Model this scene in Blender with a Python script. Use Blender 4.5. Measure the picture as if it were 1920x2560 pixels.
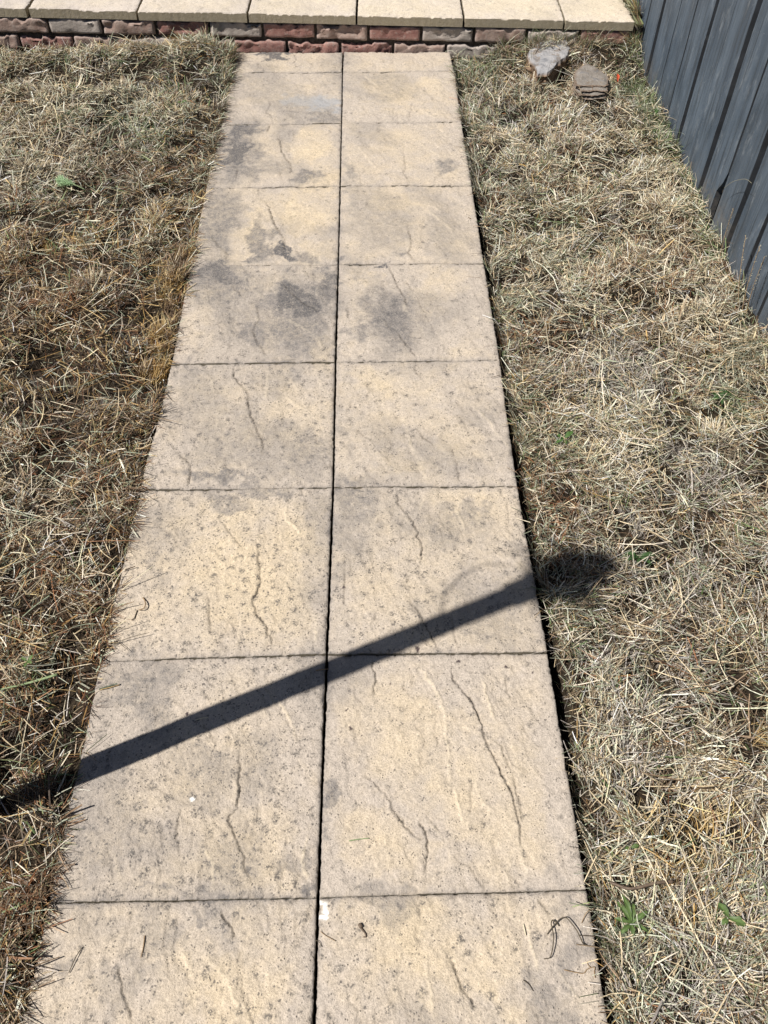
import bpy, math, random
import numpy as np
from mathutils import Vector, Matrix

random.seed(7)
rng = np.random.default_rng(11)
for o in list(bpy.data.objects):
    bpy.data.objects.remove(o)
SC = bpy.context.scene
COL = SC.collection

# ------------------------------------------------------------------ camera, sky, sun, exposure
cam_d = bpy.data.cameras.new('camera')
cam = bpy.data.objects.new('camera', cam_d)
COL.objects.link(cam)
cam.location = (0.1020, -0.3602, 1.4807)
cam.rotation_euler = (0.6779, -0.0010, -0.0185)
cam_d.sensor_fit = 'VERTICAL'
cam_d.sensor_height = 36.0
cam_d.sensor_width = 27.0
cam_d.lens = 2037.12 / 2560.0 * 36.0
cam_d.clip_start = 0.02
cam_d.clip_end = 400.0
SC.camera = cam

SUN_EL = math.radians(55.5)
SUN_DIR = Vector((0.9157 * math.cos(SUN_EL), 0.402 * math.cos(SUN_EL), -math.sin(SUN_EL))).normalized()   # the way the light travels
world = bpy.data.worlds.new('World')
SC.world = world
world.use_nodes = True
wn = world.node_tree
wn.nodes.clear()
w_out = wn.nodes.new('ShaderNodeOutputWorld')
w_bg = wn.nodes.new('ShaderNodeBackground')
w_sky = wn.nodes.new('ShaderNodeTexSky')
w_sky.sky_type = 'NISHITA'
w_sky.sun_disc = False
w_sky.sun_elevation = SUN_EL
w_sky.sun_rotation = math.atan2(-SUN_DIR.x, -SUN_DIR.y)
w_sky.air_density = 0.5
w_sky.dust_density = 0.5
w_bg.inputs['Strength'].default_value = 0.05
wn.links.new(w_sky.outputs[0], w_bg.inputs['Color'])
wn.links.new(w_bg.outputs[0], w_out.inputs['Surface'])

sun_d = bpy.data.lights.new('sun', 'SUN')
sun_d.energy = 5.0
sun_d.angle = math.radians(0.53)
sun_d.color = (1.0, 0.955, 0.89)
sun = bpy.data.objects.new('sun', sun_d)
COL.objects.link(sun)
sun.rotation_euler = SUN_DIR.to_track_quat('-Z', 'Y').to_euler()
sun.location = (-4, -2, 6)

SC.view_settings.view_transform = 'Standard'
SC.view_settings.look = 'None'
SC.view_settings.gamma = 1.0
SC.view_settings.use_curve_mapping = False
SC.view_settings.exposure = 0.32

# ------------------------------------------------------------------ data read off the place (metres)
GRID = [[(-0.4559, -0.002), (-0.0014, -0.0016), (0.4551, 0.0018)], [(-0.457, 0.4531), (0.0017, 0.4618), (0.455, 0.4569)], [(-0.4556, 0.9117), (0.0057, 0.9108), (0.447, 0.9073)], [(-0.4459, 1.3617), (0.0028, 1.3634), (0.454, 1.3632)], [(-0.4524, 1.8193), (0.0029, 1.8188), (0.454, 1.8159)], [(-0.4589, 2.2728), (0.0016, 2.2771), (0.4562, 2.2725)], [(-0.4549, 2.7261), (0.0, 2.7332), (0.4555, 2.733)], [(-0.4599, 3.1672), (-0.0023, 3.1684), (0.461, 3.1696)], [(-0.4636, 3.3647), (-0.0009, 3.3619), (0.4566, 3.3546)]]
CREASES = [
 (0.7, [(-0.2905, 2.9245), (-0.2815, 2.8735), (-0.2926, 2.8277), (-0.2621, 2.7708), (-0.234, 2.7444)]),
 (1, [(-0.2706, 2.7158), (-0.2755, 2.6619)]),
 (1, [(-0.2409, 2.6331), (-0.225, 2.5979), (-0.2176, 2.5329), (-0.1957, 2.4726), (-0.1765, 2.4235), (-0.1707, 2.3756), (-0.1827, 2.357)]),
 (0.6, [(-0.415, 2.4599), (-0.3866, 2.4238), (-0.3651, 2.4042), (-0.3584, 2.3166)]),
 (0.4, [(-0.181, 2.671), (-0.1735, 2.6249), (-0.1818, 2.5868)]),
 (1, [(-0.2756, 2.2607), (-0.2775, 2.2251)]),
 (1.2, [(-0.2576, 2.1897), (-0.2306, 2.1377), (-0.2203, 2.0761), (-0.1933, 2.008), (-0.1718, 1.9472), (-0.1702, 1.871)]),
 (0.6, [(-0.4433, 2.2605), (-0.4332, 2.2277), (-0.4407, 2.1841)]),
 (0.7, [(-0.4098, 1.9826), (-0.3813, 1.9251), (-0.3467, 1.8865), (-0.3452, 1.8296)]),
 (1, [(-0.1645, 1.7266), (-0.1455, 1.6849), (-0.1119, 1.6461), (-0.09, 1.6126), (-0.0485, 1.5858)]),
 (0.8, [(-0.2314, 1.6371), (-0.2233, 1.5504), (-0.2348, 1.4964), (-0.2164, 1.4454), (-0.1818, 1.3762)]),
 (0.5, [(-0.317, 1.7176), (-0.2929, 1.6829), (-0.2766, 1.6557)]),
 (1, [(0.1558, 1.8113), (0.1776, 1.7207), (0.2031, 1.6496), (0.2056, 1.6054)]),
 (0.8, [(0.1714, 1.4955), (0.2031, 1.4262), (0.2267, 1.3749)]),
 (0.4, [(0.1943, 1.7626), (0.2385, 1.6423), (0.2897, 1.4467)]),
 (0.6, [(0.0306, 1.6259), (0.0367, 1.5459)]),
 (1.2, [(-0.2745, 1.3511), (-0.2716, 1.308), (-0.2288, 1.2455), (-0.2195, 1.1789), (-0.1937, 1.1111), (-0.1731, 1.0557), (-0.1724, 1.0008)]),
 (0.8, [(-0.4099, 1.0726), (-0.3845, 1.0325), (-0.3454, 0.987), (-0.342, 0.9434), (-0.3431, 0.9184)]),
 (0.5, [(-0.4398, 1.354), (-0.4266, 1.3052)]),
 (-0.8, [(-0.181, 1.312), (-0.1779, 1.2181)]),
 (-0.7, [(-0.299, 1.1717), (-0.294, 1.1047)]),
 (0.6, [(0.2144, 1.354), (0.2204, 1.3162), (0.2363, 1.2826)]),
 (0.7, [(0.2081, 1.114), (0.2329, 1.0661), (0.2549, 1.0434)]),
 (0.9, [(0.2962, 1.0379), (0.3066, 0.9755), (0.3069, 0.9201)]),
 (-0.7, [(0.3447, 1.2089), (0.394, 1.1392), (0.4262, 1.0627), (0.4477, 1.0179)]),
 (-0.8, [(0.1757, 1.1719), (0.1981, 1.0396), (0.2212, 0.9679), (0.2288, 0.917)]),
 (0.7, [(-0.2539, 0.8179), (-0.2283, 0.7757), (-0.1996, 0.7397)]),
 (1, [(-0.1599, 0.739), (-0.1545, 0.6954), (-0.148, 0.6372), (-0.1545, 0.605), (-0.1618, 0.5969), (-0.1499, 0.5607), (-0.1279, 0.5264), (-0.1166, 0.504), (-0.1094, 0.467)]),
 (0.5, [(-0.256, 0.614), (-0.2496, 0.5671), (-0.2387, 0.5062)]),
 (-1, [(-0.1084, 0.8569), (-0.0981, 0.8097), (-0.0524, 0.7632)]),
 (-0.9, [(-0.0242, 0.555), (-0.0229, 0.487)]),
 (-0.8, [(-0.1823, 0.5499), (-0.1821, 0.4758)]),
 (-0.7, [(-0.242, 0.7262), (-0.2271, 0.663), (-0.2256, 0.591)]),
 (1, [(0.1573, 0.9052), (0.1613, 0.8522), (0.1848, 0.8142), (0.201, 0.768), (0.2097, 0.7285), (0.2031, 0.6764)]),
 (0.6, [(0.0334, 0.7265), (0.0373, 0.6583), (0.0344, 0.5701)]),
 (0.8, [(0.1669, 0.6064), (0.1892, 0.5673), (0.2129, 0.5125), (0.2296, 0.4684)]),
 (0.5, [(0.1052, 0.5596), (0.0883, 0.5225)]),
 (-0.6, [(0.2907, 0.8654), (0.3102, 0.7687)]),
 (1, [(-0.1625, 0.2856), (-0.1525, 0.2064), (-0.1522, 0.1487), (-0.1655, 0.1325), (-0.1576, 0.1105), (-0.1471, 0.0944), (-0.1302, 0.0605), (-0.1124, 0.0099)]),
 (0.7, [(-0.2563, 0.1489), (-0.2547, 0.1082), (-0.2456, 0.0719)]),
 (0.6, [(-0.2317, 0.3122), (-0.2081, 0.2837)]),
 (-1, [(-0.0955, 0.3689), (-0.0644, 0.3158), (-0.0506, 0.2707)]),
 (-1, [(-0.2024, 0.0812), (-0.1865, 0.0547), (-0.1822, 0.0171)]),
 (-1, [(-0.0214, 0.1104), (-0.0298, 0.0587), (-0.0219, 0.0208)]),
 (-0.8, [(-0.1219, 0.3934), (-0.1002, 0.3434)]),
 (1.3, [(0.2541, 0.4498), (0.2564, 0.4039), (0.279, 0.3621), (0.3007, 0.3284), (0.3077, 0.2706), (0.3264, 0.2214), (0.3396, 0.1853), (0.3518, 0.1453), (0.3529, 0.1133), (0.3542, 0.0971), (0.3474, 0.0681)]),
 (0.6, [(0.3201, 0.2797), (0.3403, 0.2454), (0.3522, 0.1912), (0.3617, 0.151), (0.3577, 0.1051)]),
 (0.8, [(0.0916, 0.4527), (0.1015, 0.4128), (0.0963, 0.3654)]),
 (1, [(0.0801, 0.2083), (0.1146, 0.1723), (0.1419, 0.1269), (0.1496, 0.1105), (0.1767, 0.0908)]),
 (0.9, [(0.1775, 0.1246), (0.1841, 0.1083), (0.1853, 0.0671), (0.1837, 0.02)]),
 (-1, [(0.1836, 0.4395), (0.2186, 0.3772), (0.2339, 0.3296), (0.2347, 0.26), (0.2346, 0.1701)]),
 (-1, [(0.3136, 0.409), (0.3287, 0.3021)]),
 (-1, [(0.2722, 0.2048), (0.2957, 0.1463), (0.3044, 0.1239)]),
 (0.5, [(0.2482, 0.0536), (0.2664, 0.0328), (0.2837, 0.0056)]),
 (0.4, [(0.361, 0.4154), (0.3633, 0.3547)]),
 (-0.9, [(0.2456, 0.1819), (0.2524, 0.107)]),
 (0.9, [(-0.3242, -0.0963), (-0.3007, -0.1402), (-0.2835, -0.1718)]),
 (0.8, [(-0.1653, -0.0159), (-0.1427, -0.0488), (-0.138, -0.0661)]),
 (-1, [(-0.1822, -0.0883), (-0.1414, -0.122), (-0.1181, -0.1748)]),
 (0.4, [(-0.0995, -0.0349), (-0.0845, -0.0616)]),
 (-0.7, [(-0.2228, -0.0761), (-0.1951, -0.1164)]),
 (1, [(0.2115, -0.0955), (0.2328, -0.1392), (0.2513, -0.1711)]),
 (-1, [(0.1773, -0.0888), (0.178, -0.133), (0.1849, -0.1804)]),
 (-1, [(0.3472, -0.0346), (0.3496, -0.092), (0.3578, -0.1253)]),
 (-0.8, [(0.3838, -0.1153), (0.4139, -0.1584)]),
 (0.6, [(0.3694, -0.0142), (0.3889, -0.041)]),
 (0.7, [(0.2259, 2.4986), (0.2289, 2.3911), (0.2209, 2.3471), (0.2419, 2.3035)]),
 (-0.8, [(0.283, 2.5756), (0.3562, 2.4634)]),
 (-0.6, [(0.0533, 2.5657), (0.1305, 2.3769)]),
 (0.8, [(0.224, 2.0331), (0.2337, 1.9352), (0.2211, 1.8743), (0.2433, 1.8171)]),
 (-0.9, [(0.2717, 2.1491), (0.3313, 2.0586), (0.3691, 1.9931)]),
 (-0.6, [(0.0823, 2.0628), (0.1139, 2.035)]),
 (-0.8, [(0.0855, 3.141), (0.1395, 3.0471)]),
 (-0.6, [(0.1561, 3.1485), (0.1966, 3.0923)]),
 (0.4, [(0.2737, 2.8956), (0.2595, 2.7622)]),
 (0.6, [(-0.2113, 3.3375), (-0.1992, 3.2915), (-0.2106, 3.2467)]),
 (0.5, [(-0.3537, 3.2714), (-0.3524, 3.2047)]),
 (0.3, [(0.1925, 3.331), (0.2097, 3.2309)])]
STAINS = [(-0.395, 2.509, 0.1171, 0.2644, 0.42), (-0.3957, 2.0572, 0.0907, 0.2452, 0.42), (-0.3575, 1.7068, 0.1318, 0.1428, 0.45), (-0.1161, 1.5913, 0.1146, 0.2297, 0.48), (-0.2206, 1.5504, 0.16, 0.1543, 0.3), (0.1661, 1.5437, 0.1, 0.1772, 0.45), (-0.1603, 2.8638, 0.1441, 0.1594, 0.3), (-0.3348, 3.026, 0.1115, 0.1699, 0.25), (0.1337, 2.0483, 0.1059, 0.1995, 0.25), (0.3421, 1.9909, 0.0897, 0.1654, 0.28), (-0.1822, 1.0542, 0.2082, 0.0986, 0.28), (-0.3533, 1.2247, 0.073, 0.1472, 0.25), (0.0721, 0.8135, 0.0644, 0.099, 0.35), (0.2536, 0.7966, 0.1175, 0.0836, 0.28), (0.3198, 0.5812, 0.1091, 0.1093, 0.26), (-0.3352, 0.3477, 0.0723, 0.0702, 0.34), (-0.2408, 0.2433, 0.1041, 0.0457, 0.25), (-0.3795, 2.6109, 0.065, 0.0996, 0.75), (-0.3769, 2.4592, 0.0563, 0.1207, 0.85), (-0.332, 2.3626, 0.0649, 0.07, 0.5), (-0.2946, 2.5073, 0.0335, 0.1023, 0.45), (-0.1216, 2.3685, 0.052, 0.0638, 0.5), (-0.4114, 2.3484, 0.0323, 0.0567, 0.3), (-0.3262, 3.2936, 0.0664, 0.032, 0.9), (-0.2545, 3.3015, 0.0313, 0.0321, 0.9), (-0.0687, 2.805, 0.057, 0.0457, 0.45), (-0.1841, 2.9827, 0.0922, 0.0822, 0.2), (-0.3899, 2.0034, 0.0597, 0.1373, 0.5), (-0.3614, 2.1684, 0.0466, 0.0879, 0.35), (-0.244, 1.9485, 0.0383, 0.12, 0.5), (-0.1876, 1.8713, 0.0492, 0.0201, 1.0), (-0.172, 1.9012, 0.0131, 0.0306, 0.9), (-0.2662, 1.8602, 0.0289, 0.025, 0.6), (-0.3655, 1.8868, 0.0232, 0.0355, 0.5), (-0.1013, 1.8823, 0.0581, 0.0355, 0.4), (-0.3625, 1.7533, 0.0702, 0.0573, 0.75), (-0.2902, 1.7287, 0.0251, 0.0328, 0.6), (-0.1354, 1.703, 0.0555, 0.0844, 0.8), (-0.1046, 1.6349, 0.0627, 0.0676, 0.8), (-0.0395, 1.7478, 0.0365, 0.1086, 0.65), (-0.0873, 1.548, 0.04, 0.0342, 0.5), (-0.2215, 1.4778, 0.0392, 0.0748, 0.5), (-0.2073, 1.5501, 0.0267, 0.0646, 0.4), (0.1594, 1.5438, 0.0587, 0.0777, 0.65), (0.1773, 1.4709, 0.0471, 0.0411, 0.55), (0.0596, 1.4527, 0.0364, 0.0366, 0.45), (0.1003, 1.6536, 0.0412, 0.0453, 0.3), (0.2318, 1.5215, 0.0398, 0.0855, 0.25), (0.1654, 1.7918, 0.0114, 0.0145, 0.9), (-0.0789, 1.0684, 0.0349, 0.0995, 0.35), (-0.3063, 0.9339, 0.0779, 0.0268, 0.5), (-0.1733, 0.9389, 0.0669, 0.0239, 0.4), (-0.1499, 1.2747, 0.0618, 0.0554, 0.25), (-0.1037, 1.3387, 0.0252, 0.0266, 0.35), (-0.3793, 1.3341, 0.0627, 0.0265, 0.3), (0.0141, 1.0668, 0.0233, 0.0656, 0.3), (0.1533, 1.0483, 0.0694, 0.0485, 0.2), (0.3872, 1.1942, 0.0727, 0.0711, 0.2), (0.0505, 0.8276, 0.0453, 0.0506, 0.45), (0.0939, 0.8618, 0.0545, 0.0285, 0.35), (0.3332, 0.8505, 0.0653, 0.037, 0.3), (0.2677, 0.5475, 0.0882, 0.0464, 0.25), (-0.2338, 0.8747, 0.0655, 0.0229, 0.35), (-0.3673, 0.6779, 0.0408, 0.0767, 0.25), (-0.3323, 0.3871, 0.0551, 0.0513, 0.35), (-0.3574, 0.3192, 0.0447, 0.0486, 0.3), (-0.4208, 0.194, 0.0255, 0.0528, 0.25), (-0.2352, 0.1992, 0.0681, 0.0531, 0.2), (-0.1222, 0.2775, 0.0528, 0.0762, 0.22), (0.0059, 0.1035, 0.0213, 0.0407, 0.5), (-0.0362, 0.1285, 0.0331, 0.0248, 0.3), (-0.1334, 0.106, 0.0328, 0.0325, 0.3), (-0.3555, 0.0708, 0.0483, 0.0474, 0.25), (-0.2271, 0.012, 0.1099, 0.0103, 0.35), (0.1251, -0.0411, 0.0308, 0.0503, 0.3), (-0.2724, -0.0478, 0.0458, 0.0282, 0.25), (0.4064, 0.034, 0.0399, 0.0306, 0.25), (0.3756, -0.1204, 0.0446, 0.04, 0.3), (0.4108, -0.0393, 0.0309, 0.0359, 0.3), (-0.3196, -0.1206, 0.059, 0.033, 0.2), (-0.4109, -0.1382, 0.0292, 0.0324, 0.3), (0.3717, 2.4467, 0.0497, 0.0528, 0.45), (0.0412, 2.3253, 0.0322, 0.0436, 0.4), (0.1079, 2.6028, 0.1026, 0.1067, 0.2), (0.0424, 2.1331, 0.0309, 0.1463, 0.25), (0.1745, 1.8701, 0.0203, 0.0251, 0.5), (0.3645, 1.887, 0.0583, 0.0511, 0.2), (0.3234, 2.1857, 0.0782, 0.0589, 0.2)]
BLUE = [(-0.0901, 2.9212, 0.082, 0.0803, 0.8), (-0.1635, 2.9343, 0.0548, 0.0562, 0.5)]
WARM = [(-0.1145, 2.6065, 0.0855, 0.1434, 0.9), (-0.0721, 2.3427, 0.0647, 0.0953, 0.8), (-0.2575, 2.0278, 0.0421, 0.1105, 0.8), (-0.1119, 2.1357, 0.0925, 0.1163, 0.8), (-0.0597, 1.9453, 0.0443, 0.0792, 0.6), (-0.4339, 1.554, 0.0666, 0.1091, 0.5), (-0.0311, 1.4442, 0.0389, 0.0819, 0.7), (-0.097, 1.2027, 0.0726, 0.108, 0.5), (-0.1509, 0.6494, 0.1215, 0.1411, 0.8), (-0.0781, 0.8162, 0.0644, 0.0845, 0.6), (-0.2283, 0.8188, 0.0644, 0.0559, 0.5), (-0.1089, 0.1056, 0.0983, 0.1002, 0.6), (-0.2344, 0.2612, 0.1049, 0.0751, 0.4), (0.1332, 0.2729, 0.1057, 0.1159, 0.6), (0.3008, 0.1809, 0.1019, 0.1453, 0.7), (0.1278, 0.062, 0.0806, 0.0473, 0.6), (0.0724, 1.2528, 0.0738, 0.0923, 0.6), (0.3549, 1.3979, 0.0642, 0.0596, 0.5), (0.2031, 2.9764, 0.1107, 0.167, 0.9), (0.3738, 3.0558, 0.0937, 0.1282, 0.8), (0.2095, 2.5666, 0.1019, 0.1412, 0.5), (0.1827, 2.1881, 0.0782, 0.0889, 0.6), (0.3258, 1.7415, 0.0703, 0.0961, 0.6), (0.0729, 1.7459, 0.0562, 0.0717, 0.6), (0.2938, 0.9086, 0.0665, 0.0295, 0.4), (-0.1379, -0.0978, 0.1046, 0.0616, 0.7), (0.1609, -0.1032, 0.1046, 0.0685, 0.7), (0.2824, -0.0854, 0.0603, 0.0554, 0.6), (0.1851, 0.97, 0.0678, 0.0462, 0.6), (0.3307, 1.0937, 0.0587, 0.0669, 0.5)]
SPLATS = [(0.1879, 0.4687, 0.0078), (0.2696, 0.4405, 0.0047), (0.3652, 0.4267, 0.0047), (0.4172, 0.4117, 0.0031), (0.0394, 0.4018, 0.0026), (0.0426, 0.3378, 0.0031), (0.052, 0.3001, 0.0052), (0.0719, 0.2858, 0.0026), (0.1302, 0.394, 0.0026), (0.2328, 0.2523, 0.0026), (0.3415, 0.2164, 0.0021), (-0.2661, 0.3336, 0.0047), (0.0334, 0.623, 0.0042), (-0.0785, 0.4375, 0.0026), (-0.1196, 0.4815, 0.0021), (-0.4499, 0.4038, 0.0052)]
PATCHES = [('green', -0.7689, 2.6453, 0.1031, 0.0789), ('green', -0.8662, 2.7994, 0.1595, 0.0957), ('rust', -0.7653, 2.1214, 0.0689, 0.0396), ('rust', -1.1122, 2.2041, 0.0436, 0.0411), ('rust', -0.8944, 1.6287, 0.0542, 0.0355), ('rust', -0.8855, 1.8364, 0.0572, 0.0445), ('gold', -0.4973, 1.5341, 0.0345, 0.1302), ('gold', -0.5376, 1.6646, 0.0411, 0.1156), ('gold', -0.4932, 1.6416, 0.0245, 0.0677), ('gold', -0.4691, 1.6634, 0.0192, 0.0454), ('dark', -0.6274, 1.4546, 0.0777, 0.0821), ('dark', -0.8735, 1.4588, 0.0777, 0.0613), ('dark', -0.7503, 1.2141, 0.1088, 0.0714), ('straw', -1.0897, 2.3597, 0.0969, 0.0794), ('straw', -0.682, 0.8406, 0.0538, 0.0856), ('straw', -0.7784, 1.0023, 0.0453, 0.095), ('rust', -0.7604, 1.0644, 0.0694, 0.0323), ('green', -0.5649, 0.4425, 0.0281, 0.0426), ('green', -0.4498, 0.2927, 0.0265, 0.0188), ('green', -0.4756, 0.2123, 0.0214, 0.0265), ('dark', -0.5623, 0.2855, 0.0528, 0.0569), ('dark', -0.5267, 0.1456, 0.0415, 0.0335), ('rust', -0.4721, 0.3997, 0.0184, 0.0412), ('rust', -0.5049, -0.0011, 0.0234, 0.0294), ('straw', -1.1145, 2.9579, 0.1462, 0.1649), ('straw', -1.2029, 2.8049, 0.0886, 0.1154), ('straw', -0.7365, 2.8733, 0.108, 0.0786), ('green', 0.7019, 2.0938, 0.092, 0.0853), ('green', 0.5733, 3.1809, 0.0768, 0.0889), ('green', 1.216, 3.3052, 0.0788, 0.0934), ('green', 1.283, 2.9995, 0.0745, 0.1259), ('green', 1.1833, 2.8034, 0.0537, 0.077), ('green', 0.6284, 2.8125, 0.1074, 0.0771), ('straw', 0.6041, 2.5946, 0.0856, 0.1066), ('straw', 1.1107, 2.2615, 0.0958, 0.124), ('straw', 0.9984, 2.42, 0.0992, 0.099), ('dark', 0.6962, 1.5135, 0.0796, 0.1073), ('rust', 0.6105, 1.4736, 0.0656, 0.0835), ('straw', 1.0558, 1.6149, 0.082, 0.0903), ('straw', 1.0436, 1.4661, 0.0919, 0.0833), ('straw', 1.1252, 1.3845, 0.0642, 0.1002), ('grey', 0.7885, 1.3137, 0.1005, 0.1158), ('rust', 0.5093, 0.8615, 0.0437, 0.0875), ('straw', 0.6989, 1.1714, 0.0723, 0.0702), ('green', 0.5866, 1.0729, 0.0351, 0.0327), ('grey', 0.8632, 0.9581, 0.1018, 0.0774), ('straw', 0.7534, 0.9753, 0.0682, 0.0782), ('grey', 0.8016, 0.6324, 0.1014, 0.0749), ('grey', 0.5628, 0.4432, 0.0567, 0.065), ('green', 0.5617, 0.5422, 0.0392, 0.0463), ('grey', 0.6897, 0.3788, 0.0738, 0.0619), ('grey', 0.57, 0.2467, 0.0525, 0.0556), ('straw', 0.542, 0.1938, 0.0513, 0.0532), ('gold', 0.6113, 0.0532, 0.0645, 0.0632), ('gold', 0.7028, 0.0908, 0.0492, 0.0654), ('straw', 0.6618, 0.1573, 0.0675, 0.0429), ('green', 0.513, -0.0691, 0.0381, 0.0278), ('grey', 0.6025, -0.1376, 0.0664, 0.0529), ('grey', 0.7132, 0.0133, 0.0476, 0.0455), ('rust', 0.4984, 0.713, 0.0312, 0.039), ('dark', 0.4741, 0.3042, 0.0358, 0.0385), ('straw', 0.7462, 0.2165, 0.0519, 0.0359), ('green', 1.0443, 1.2358, 0.0369, 0.1109), ('dark', 0.9736, 0.9868, 0.0685, 0.0469)]
ROCK1 = [(0.7814, 3.2936, 0.03), (0.8301, 3.3601, 0.03), (0.8988, 3.3865, 0.03), (0.9456, 3.3674, 0.03), (0.9529, 3.3131, 0.03), (0.9354, 3.2558, 0.03), (0.8852, 3.196, 0.03), (0.8641, 3.1538, 0.03), (0.8336, 3.1208, 0.03), (0.7955, 3.109, 0.03), (0.7955, 3.1889, 0.03), (0.7744, 3.254, 0.03)]
ROCK2 = [(0.9431, 3.0769, 0.02), (0.9947, 3.1339, 0.02), (1.0268, 3.1085, 0.02), (1.0617, 3.0425, 0.02), (1.055, 2.9788, 0.02), (1.0397, 2.936, 0.02), (0.9887, 2.9176, 0.02), (0.9411, 2.9377, 0.02), (0.9235, 2.9809, 0.02)]
BIRD = [(0.003, -0.0096), (0.0079, -0.0108), (0.0117, -0.0142), (0.0118, -0.0199), (0.0095, -0.0254), (0.0132, -0.0266), (0.0109, -0.0321), (0.0043, -0.0325), (0.0134, -0.0343)]

# ------------------------------------------------------------------ numpy helpers
def _hash(ix, iy, seed):
    h = (ix.astype(np.int64) * 374761393 + iy.astype(np.int64) * 668265263 + seed * 1442695041) & 0xFFFFFFFF
    h = ((h ^ (h >> 13)) * 1274126177) & 0xFFFFFFFF
    h = (h ^ (h >> 16)) & 0xFFFFFF
    return h / float(0xFFFFFF)

def vnoise(x, y, seed=0):
    x = np.asarray(x, float); y = np.asarray(y, float)
    ix = np.floor(x); iy = np.floor(y)
    fx = x - ix; fy = y - iy
    fx = fx * fx * fx * (fx * (fx * 6 - 15) + 10); fy = fy * fy * fy * (fy * (fy * 6 - 15) + 10)
    a = _hash(ix, iy, seed); b = _hash(ix + 1, iy, seed); c = _hash(ix, iy + 1, seed); d = _hash(ix + 1, iy + 1, seed)
    return (a + (b - a) * fx) * (1 - fy) + (c + (d - c) * fx) * fy

def fbm(x, y, octs=4, seed=0, gain=0.5):
    t = 0.0; a = 1.0; n = 0.0
    for k in range(octs):
        t = t + a * vnoise(np.asarray(x) * 2 ** k + 17.3 * k, np.asarray(y) * 2 ** k - 9.1 * k, seed + k * 31)
        n += a; a *= gain
    return t / n

def sstep(a, b, x):
    t = np.clip((x - a) / (b - a), 0, 1)
    return t * t * (3 - 2 * t)

def mesh_np(name, V, F, attrs=None, smooth=False, colors=None):
    """V (n,3); F list of integer arrays (m,k), each of constant face size k"""
    me = bpy.data.meshes.new(name)
    V = np.asarray(V, np.float32)
    me.vertices.add(len(V)); me.vertices.foreach_set('co', V.ravel())
    loops = np.concatenate([f.ravel() for f in F]).astype(np.int32)
    sizes = np.concatenate([np.full(len(f), f.shape[1], np.int32) for f in F])
    starts = np.concatenate([[0], np.cumsum(sizes)[:-1]]).astype(np.int32)
    me.loops.add(len(loops)); me.loops.foreach_set('vertex_index', loops)
    me.polygons.add(len(sizes)); me.polygons.foreach_set('loop_start', starts)
    try:
        me.polygons.foreach_set('loop_total', sizes)
    except Exception:
        pass
    me.polygons.foreach_set('use_smooth', np.full(len(sizes), bool(smooth)))
    me.update(calc_edges=True)
    for k, v in (attrs or {}).items():
        at = me.attributes.new(k, 'FLOAT', 'POINT'); at.data.foreach_set('value', np.asarray(v, np.float32))
    if colors is not None:
        at = me.attributes.new('tint', 'FLOAT_COLOR', 'POINT')
        c = np.ones((len(V), 4), np.float32); c[:, :3] = colors
        at.data.foreach_set('color', c.ravel())
    return me

def link(name, me, mat=None, parent=None, loc=None, rot=None):
    o = bpy.data.objects.new(name, me)
    COL.objects.link(o)
    if mat is not None:
        if len(me.materials) == 0:
            me.materials.append(mat)
    if parent is not None:
        o.parent = parent
    if loc is not None:
        o.location = loc
    if rot is not None:
        o.rotation_euler = rot
    return o

def empty(name, loc=(0, 0, 0), rot=(0, 0, 0)):
    o = bpy.data.objects.new(name, None)
    COL.objects.link(o)
    o.location = loc; o.rotation_euler = rot
    o.empty_display_size = 0.1
    return o

def tag(o, label=None, cat=None, group=None, kind=None):
    if label: o['label'] = label
    if cat: o['category'] = cat
    if group: o['group'] = group
    if kind: o['kind'] = kind
    return o

def grid_faces(nx, ny, off=0):
    i = np.arange(nx - 1)[None, :] + np.arange(ny - 1)[:, None] * nx
    i = i.ravel() + off
    return np.stack([i, i + 1, i + 1 + nx, i + nx], 1)

def tube(pts, radii, n=6):
    """tapered tube along a polyline: V, F"""
    pts = [Vector(p) for p in pts]
    V = []; F = []
    for i, p in enumerate(pts):
        t = (pts[min(i + 1, len(pts) - 1)] - pts[max(i - 1, 0)]).normalized()
        a = t.orthogonal().normalized() if i == 0 else (a - t * a.dot(t)).normalized()
        b = t.cross(a)
        for k in range(n):
            an = 2 * math.pi * k / n
            V.append(p + (a * math.cos(an) + b * math.sin(an)) * radii[i])
    for i in range(len(pts) - 1):
        for k in range(n):
            F.append((i * n + k, i * n + (k + 1) % n, (i + 1) * n + (k + 1) % n, (i + 1) * n + k))
    return np.array([tuple(v) for v in V]), np.array(F), [list(range(n))[::-1], list(range((len(pts) - 1) * n, len(pts) * n))]

def tube_mesh(name, pts, radii, n=6, smooth=True):
    V, F, caps = tube(pts, radii, n)
    me = mesh_np(name, V, [F, np.array(caps)], smooth=smooth)
    return me

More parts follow.
